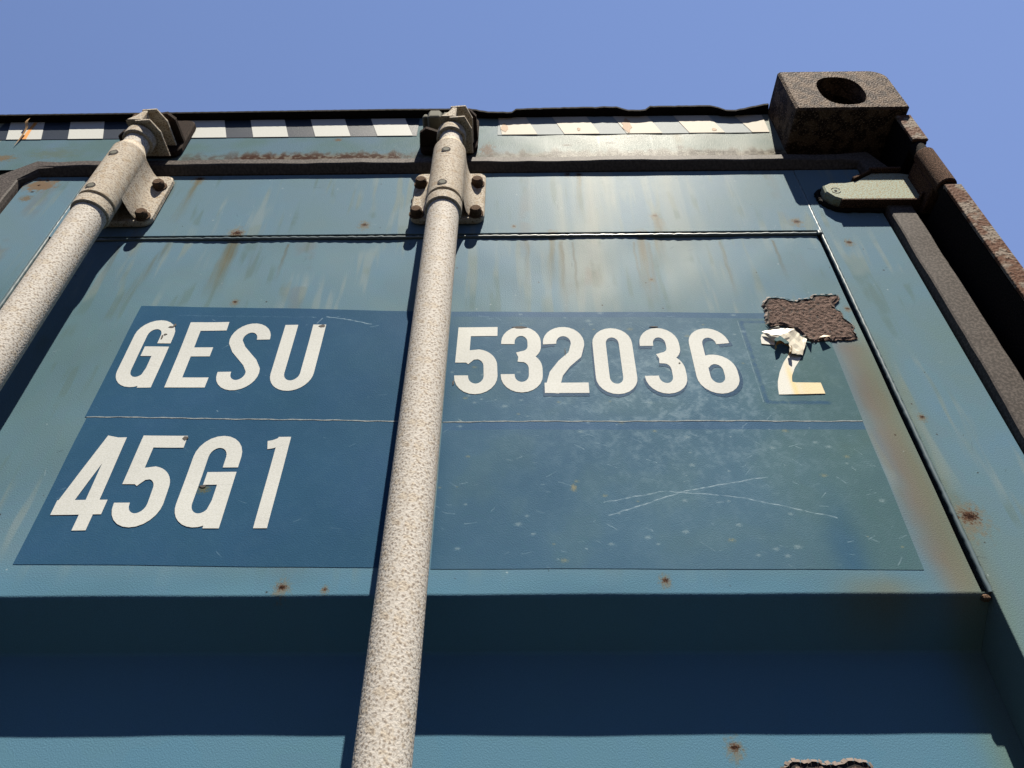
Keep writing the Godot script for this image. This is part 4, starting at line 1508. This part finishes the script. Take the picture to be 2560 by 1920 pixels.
	for q in [["4", -0.4370, 2.1345, 0.0480, 0.1087], ["5", -0.3815, 2.1373, 0.0468, 0.1071], ["G", -0.3226, 2.1370, 0.0475, 0.1072], ["1", -0.2522, 2.1357, 0.0216, 0.1066]]:
		part("letter", glyph(q[0], q[1], q[2], q[3], q[4], O), "white", decals[1], "white character " + q[0])
	for q in [["5", -0.0700, 2.2986, 0.0470, 0.1028], ["3", -0.0195, 2.3004, 0.0455, 0.1012], ["2", 0.0276, 2.2995, 0.0472, 0.1018], ["0", 0.0833, 2.2974, 0.0445, 0.1012], ["3", 0.1362, 2.2969, 0.0450, 0.1010], ["6", 0.1915, 2.2962, 0.0455, 0.1011]]:
		part("letter", glyph(q[0], q[1], q[2], q[3], q[4], O), "white", decals[2], "white figure " + q[0])
		if q[0] in ["2", "0", "6"] or q[1] > 0.1:
			part("old_letter_mark", glyph(q[0], q[1] + (-0.0020 if q[0] != "6" else 0.0012), q[2] - 0.0046, q[3] + 0.002, q[4], 0.00056), "ghost", decals[2])
	b = MB.new()
	b.r = Rect2(0.2700, 2.2900, 0.0560, 0.1020)
	b.prism(PackedVector2Array([Vector2(0.2998, 2.3555), Vector2(0.2901, 2.3422), Vector2(0.2824, 2.3277), Vector2(0.2769, 2.3136), Vector2(0.2748, 2.3040), Vector2(0.2736, 2.2949), Vector2(0.3225, 2.2958), Vector2(0.3220, 2.3114), Vector2(0.2960, 2.3120), Vector2(0.2923, 2.3127), Vector2(0.2928, 2.3170), Vector2(0.2942, 2.3219), Vector2(0.3000, 2.3333), Vector2(0.3115, 2.3494)]), 0.0004, 0.0008)
	b.prism(PackedVector2Array([Vector2(0.2726, 2.3714), Vector2(0.2736, 2.3800), Vector2(0.2760, 2.3864), Vector2(0.2816, 2.3892), Vector2(0.2891, 2.3797), Vector2(0.2867, 2.3694)]), 0.0004, 0.0008)
	part("letter", b, "stained", decals[2], "torn figure 2 with a yellowed foot")
	# dirt and chips on the figures
	for q in [[-0.4030, 2.4060, 0.0040, 0.0016, 1], [-0.4000, 2.4090, 0.0018, 0.0030, 2], [-0.4085, 2.3890, 0.0014, 0.0050, 3], [-0.4060, 2.3935, 0.0022, 0.0016, 4], [-0.2275, 2.4060, 0.0042, 0.0028, 5], [-0.3375, 2.2415, 0.0030, 0.0028, 6], [-0.3035, 2.1830, 0.0040, 0.0016, 7], [0.0025, 2.4005, 0.0100, 0.0018, 8], [-0.0705, 2.3150, 0.0010, 0.0040, 10], [0.0520, 2.3610, 0.0005, 0.0080, 11], [0.1760, 2.3420, 0.0014, 0.0016, 12], [0.1560, 2.4000, 0.0060, 0.0008, 13]]:
		var g := RandomNumberGenerator.new()
		g.seed = q[4]
		var poly := PackedVector2Array()
		for i in 9:
			var a: float = TAU * i / 9
			poly.append(Vector2(q[0] + q[2] * cos(a) * g.randf_range(0.5, 1.1), q[1] + q[3] * sin(a) * g.randf_range(0.5, 1.1)))
		b = MB.new()
		b.prism(poly, 0.0006 + ripple(q[0], q[1]), 0.00098 + ripple(q[0], q[1]))
		part("worn_chip", b, "dirt", decals[0] if q[0] < -0.1 and q[1] > 2.27 else (decals[1] if q[0] < -0.1 else decals[2]))

	# ---- rust
	rust_patch(box, [Vector2(0.2891, 2.4358), Vector2(0.2965, 2.4471), Vector2(0.3079, 2.4490), Vector2(0.3193, 2.4447), Vector2(0.3291, 2.4404), Vector2(0.3366, 2.4455), Vector2(0.3482, 2.4454), Vector2(0.3527, 2.4516), Vector2(0.3660, 2.4525), Vector2(0.3798, 2.4524), Vector2(0.3799, 2.4482), Vector2(0.3707, 2.4379), Vector2(0.3676, 2.4317), Vector2(0.3747, 2.4235), Vector2(0.3751, 2.4115), Vector2(0.3821, 2.3997), Vector2(0.3785, 2.3920), Vector2(0.3808, 2.3806), Vector2(0.3679, 2.3788), Vector2(0.3565, 2.3799), Vector2(0.3523, 2.3743), Vector2(0.3486, 2.3818), Vector2(0.3402, 2.3772), Vector2(0.3316, 2.3745), Vector2(0.3264, 2.3793), Vector2(0.3232, 2.3869), Vector2(0.3144, 2.3985), Vector2(0.3013, 2.4045), Vector2(0.2875, 2.4027), Vector2(0.2880, 2.4106), Vector2(0.2917, 2.4235), Vector2(0.2909, 2.4316)], "flaking brown rust patch at the corner of the lettering", 3)
	var low := []
	for p in [[0.2048, 1.9460], [0.2117, 1.9498], [0.2203, 1.9480], [0.2266, 1.9497], [0.2380, 1.9474], [0.2470, 1.9478], [0.2597, 1.9503], [0.2697, 1.9489], [0.2740, 1.9400], [0.2690, 1.9200], [0.2500, 1.9100], [0.2200, 1.9130], [0.2030, 1.9300]]:
		low.append(Vector2(p[0], p[1]))
	rust_patch(box, low, "flaking rust patch in the recess at the lower edge", 4, -0.0455)
	# the torn, crumpled film of the last figure
	var A := Vector3(0.2759, 2.3880, 0.003)
	var B := Vector3(0.2955, 2.3935, 0.008)
	var B2 := Vector3(0.2969, 2.3896, 0.007)
	var C := Vector3(0.3116, 2.3878, 0.008)
	var D := Vector3(0.3174, 2.3796, 0.005)
	var E := Vector3(0.3229, 2.3751, 0.004)
	var F := Vector3(0.3130, 2.3510, 0.0035)
	var G := Vector3(0.3085, 2.3500, 0.003)
	var H := Vector3(0.2985, 2.3530, 0.0045)
	var I := Vector3(0.3010, 2.3680, 0.0065)
	var I2 := Vector3(0.2925, 2.3760, 0.009)
	var J := Vector3(0.2878, 2.3750, 0.006)
	var K := Vector3(0.2856, 2.3725, 0.003)
	b = MB.new()
	for t in [[A, J, I2], [A, I2, B2], [A, B2, B], [A, K, J], [I2, I, C], [I2, C, B2], [I, D, C], [I, H, F], [I, F, D], [D, F, E], [H, G, F]]:
		crumple(b, t[0], t[1], t[2], 2)
	var film := part("peeled_film", b, "film", box, "crumpled cream film torn back from the last figure 2")
	b = MB.new()
	var ring := []
	for i in 13:
		var a := deg_to_rad(-70.0 + 250.0 * i / 12)
		var r := 0.0085 * (1.0 + 0.08 * sin(i * 1.9))
		ring.append(Vector2(0.2935 + r * cos(a), 2.3600 + r * 1.15 * sin(a)))
	for i in 12:
		var p: Vector2 = ring[i]
		var q: Vector2 = ring[i + 1]
		var h0 := 0.0065 + 0.003 * sin(i * 0.8)
		var h1 := 0.0065 + 0.003 * sin((i + 1) * 0.8)
		b.quad(Vector3(p.x, p.y, 0.002), Vector3(q.x, q.y, 0.002), Vector3(q.x, q.y, h1), Vector3(p.x, p.y, h0))
	part("curled_edge", b, "film_back", film, "brown underside of the curled film")
	b = MB.new()
	for t in [[Vector3(0.3380, 2.3785, 0.003), Vector3(0.3500, 2.3765, 0.007), Vector3(0.3440, 2.3815, 0.004)], [Vector3(0.3380, 2.3785, 0.003), Vector3(0.3395, 2.3740, 0.008), Vector3(0.3500, 2.3765, 0.007)]]:
		b.tri(t[0], t[1], t[2])
	part("film_shred", b, "film_back", film)
	b = MB.new()
	for t in [[Vector3(0.3225, 2.3790, 0.003), Vector3(0.3260, 2.3715, 0.008), Vector3(0.3300, 2.3765, 0.003)]]:
		b.tri(t[0], t[1], t[2])
	part("film_shred", b, "film", film)

	# ---- locking rods
	for q in [[-0.0930, "steel", "middle cream speckled locking bar between the letters and the number", "cream bar bracket with four rusty bolts on the middle bar"], [-0.5375, "bolt", "left cream speckled locking bar at the picture's left edge", "cream bar bracket with rusty bolts on the left bar"]]:
		locking_rod(box, q[0], q[2], q[1])
		bracket(box, q[0], q[3])
	hinge(box)
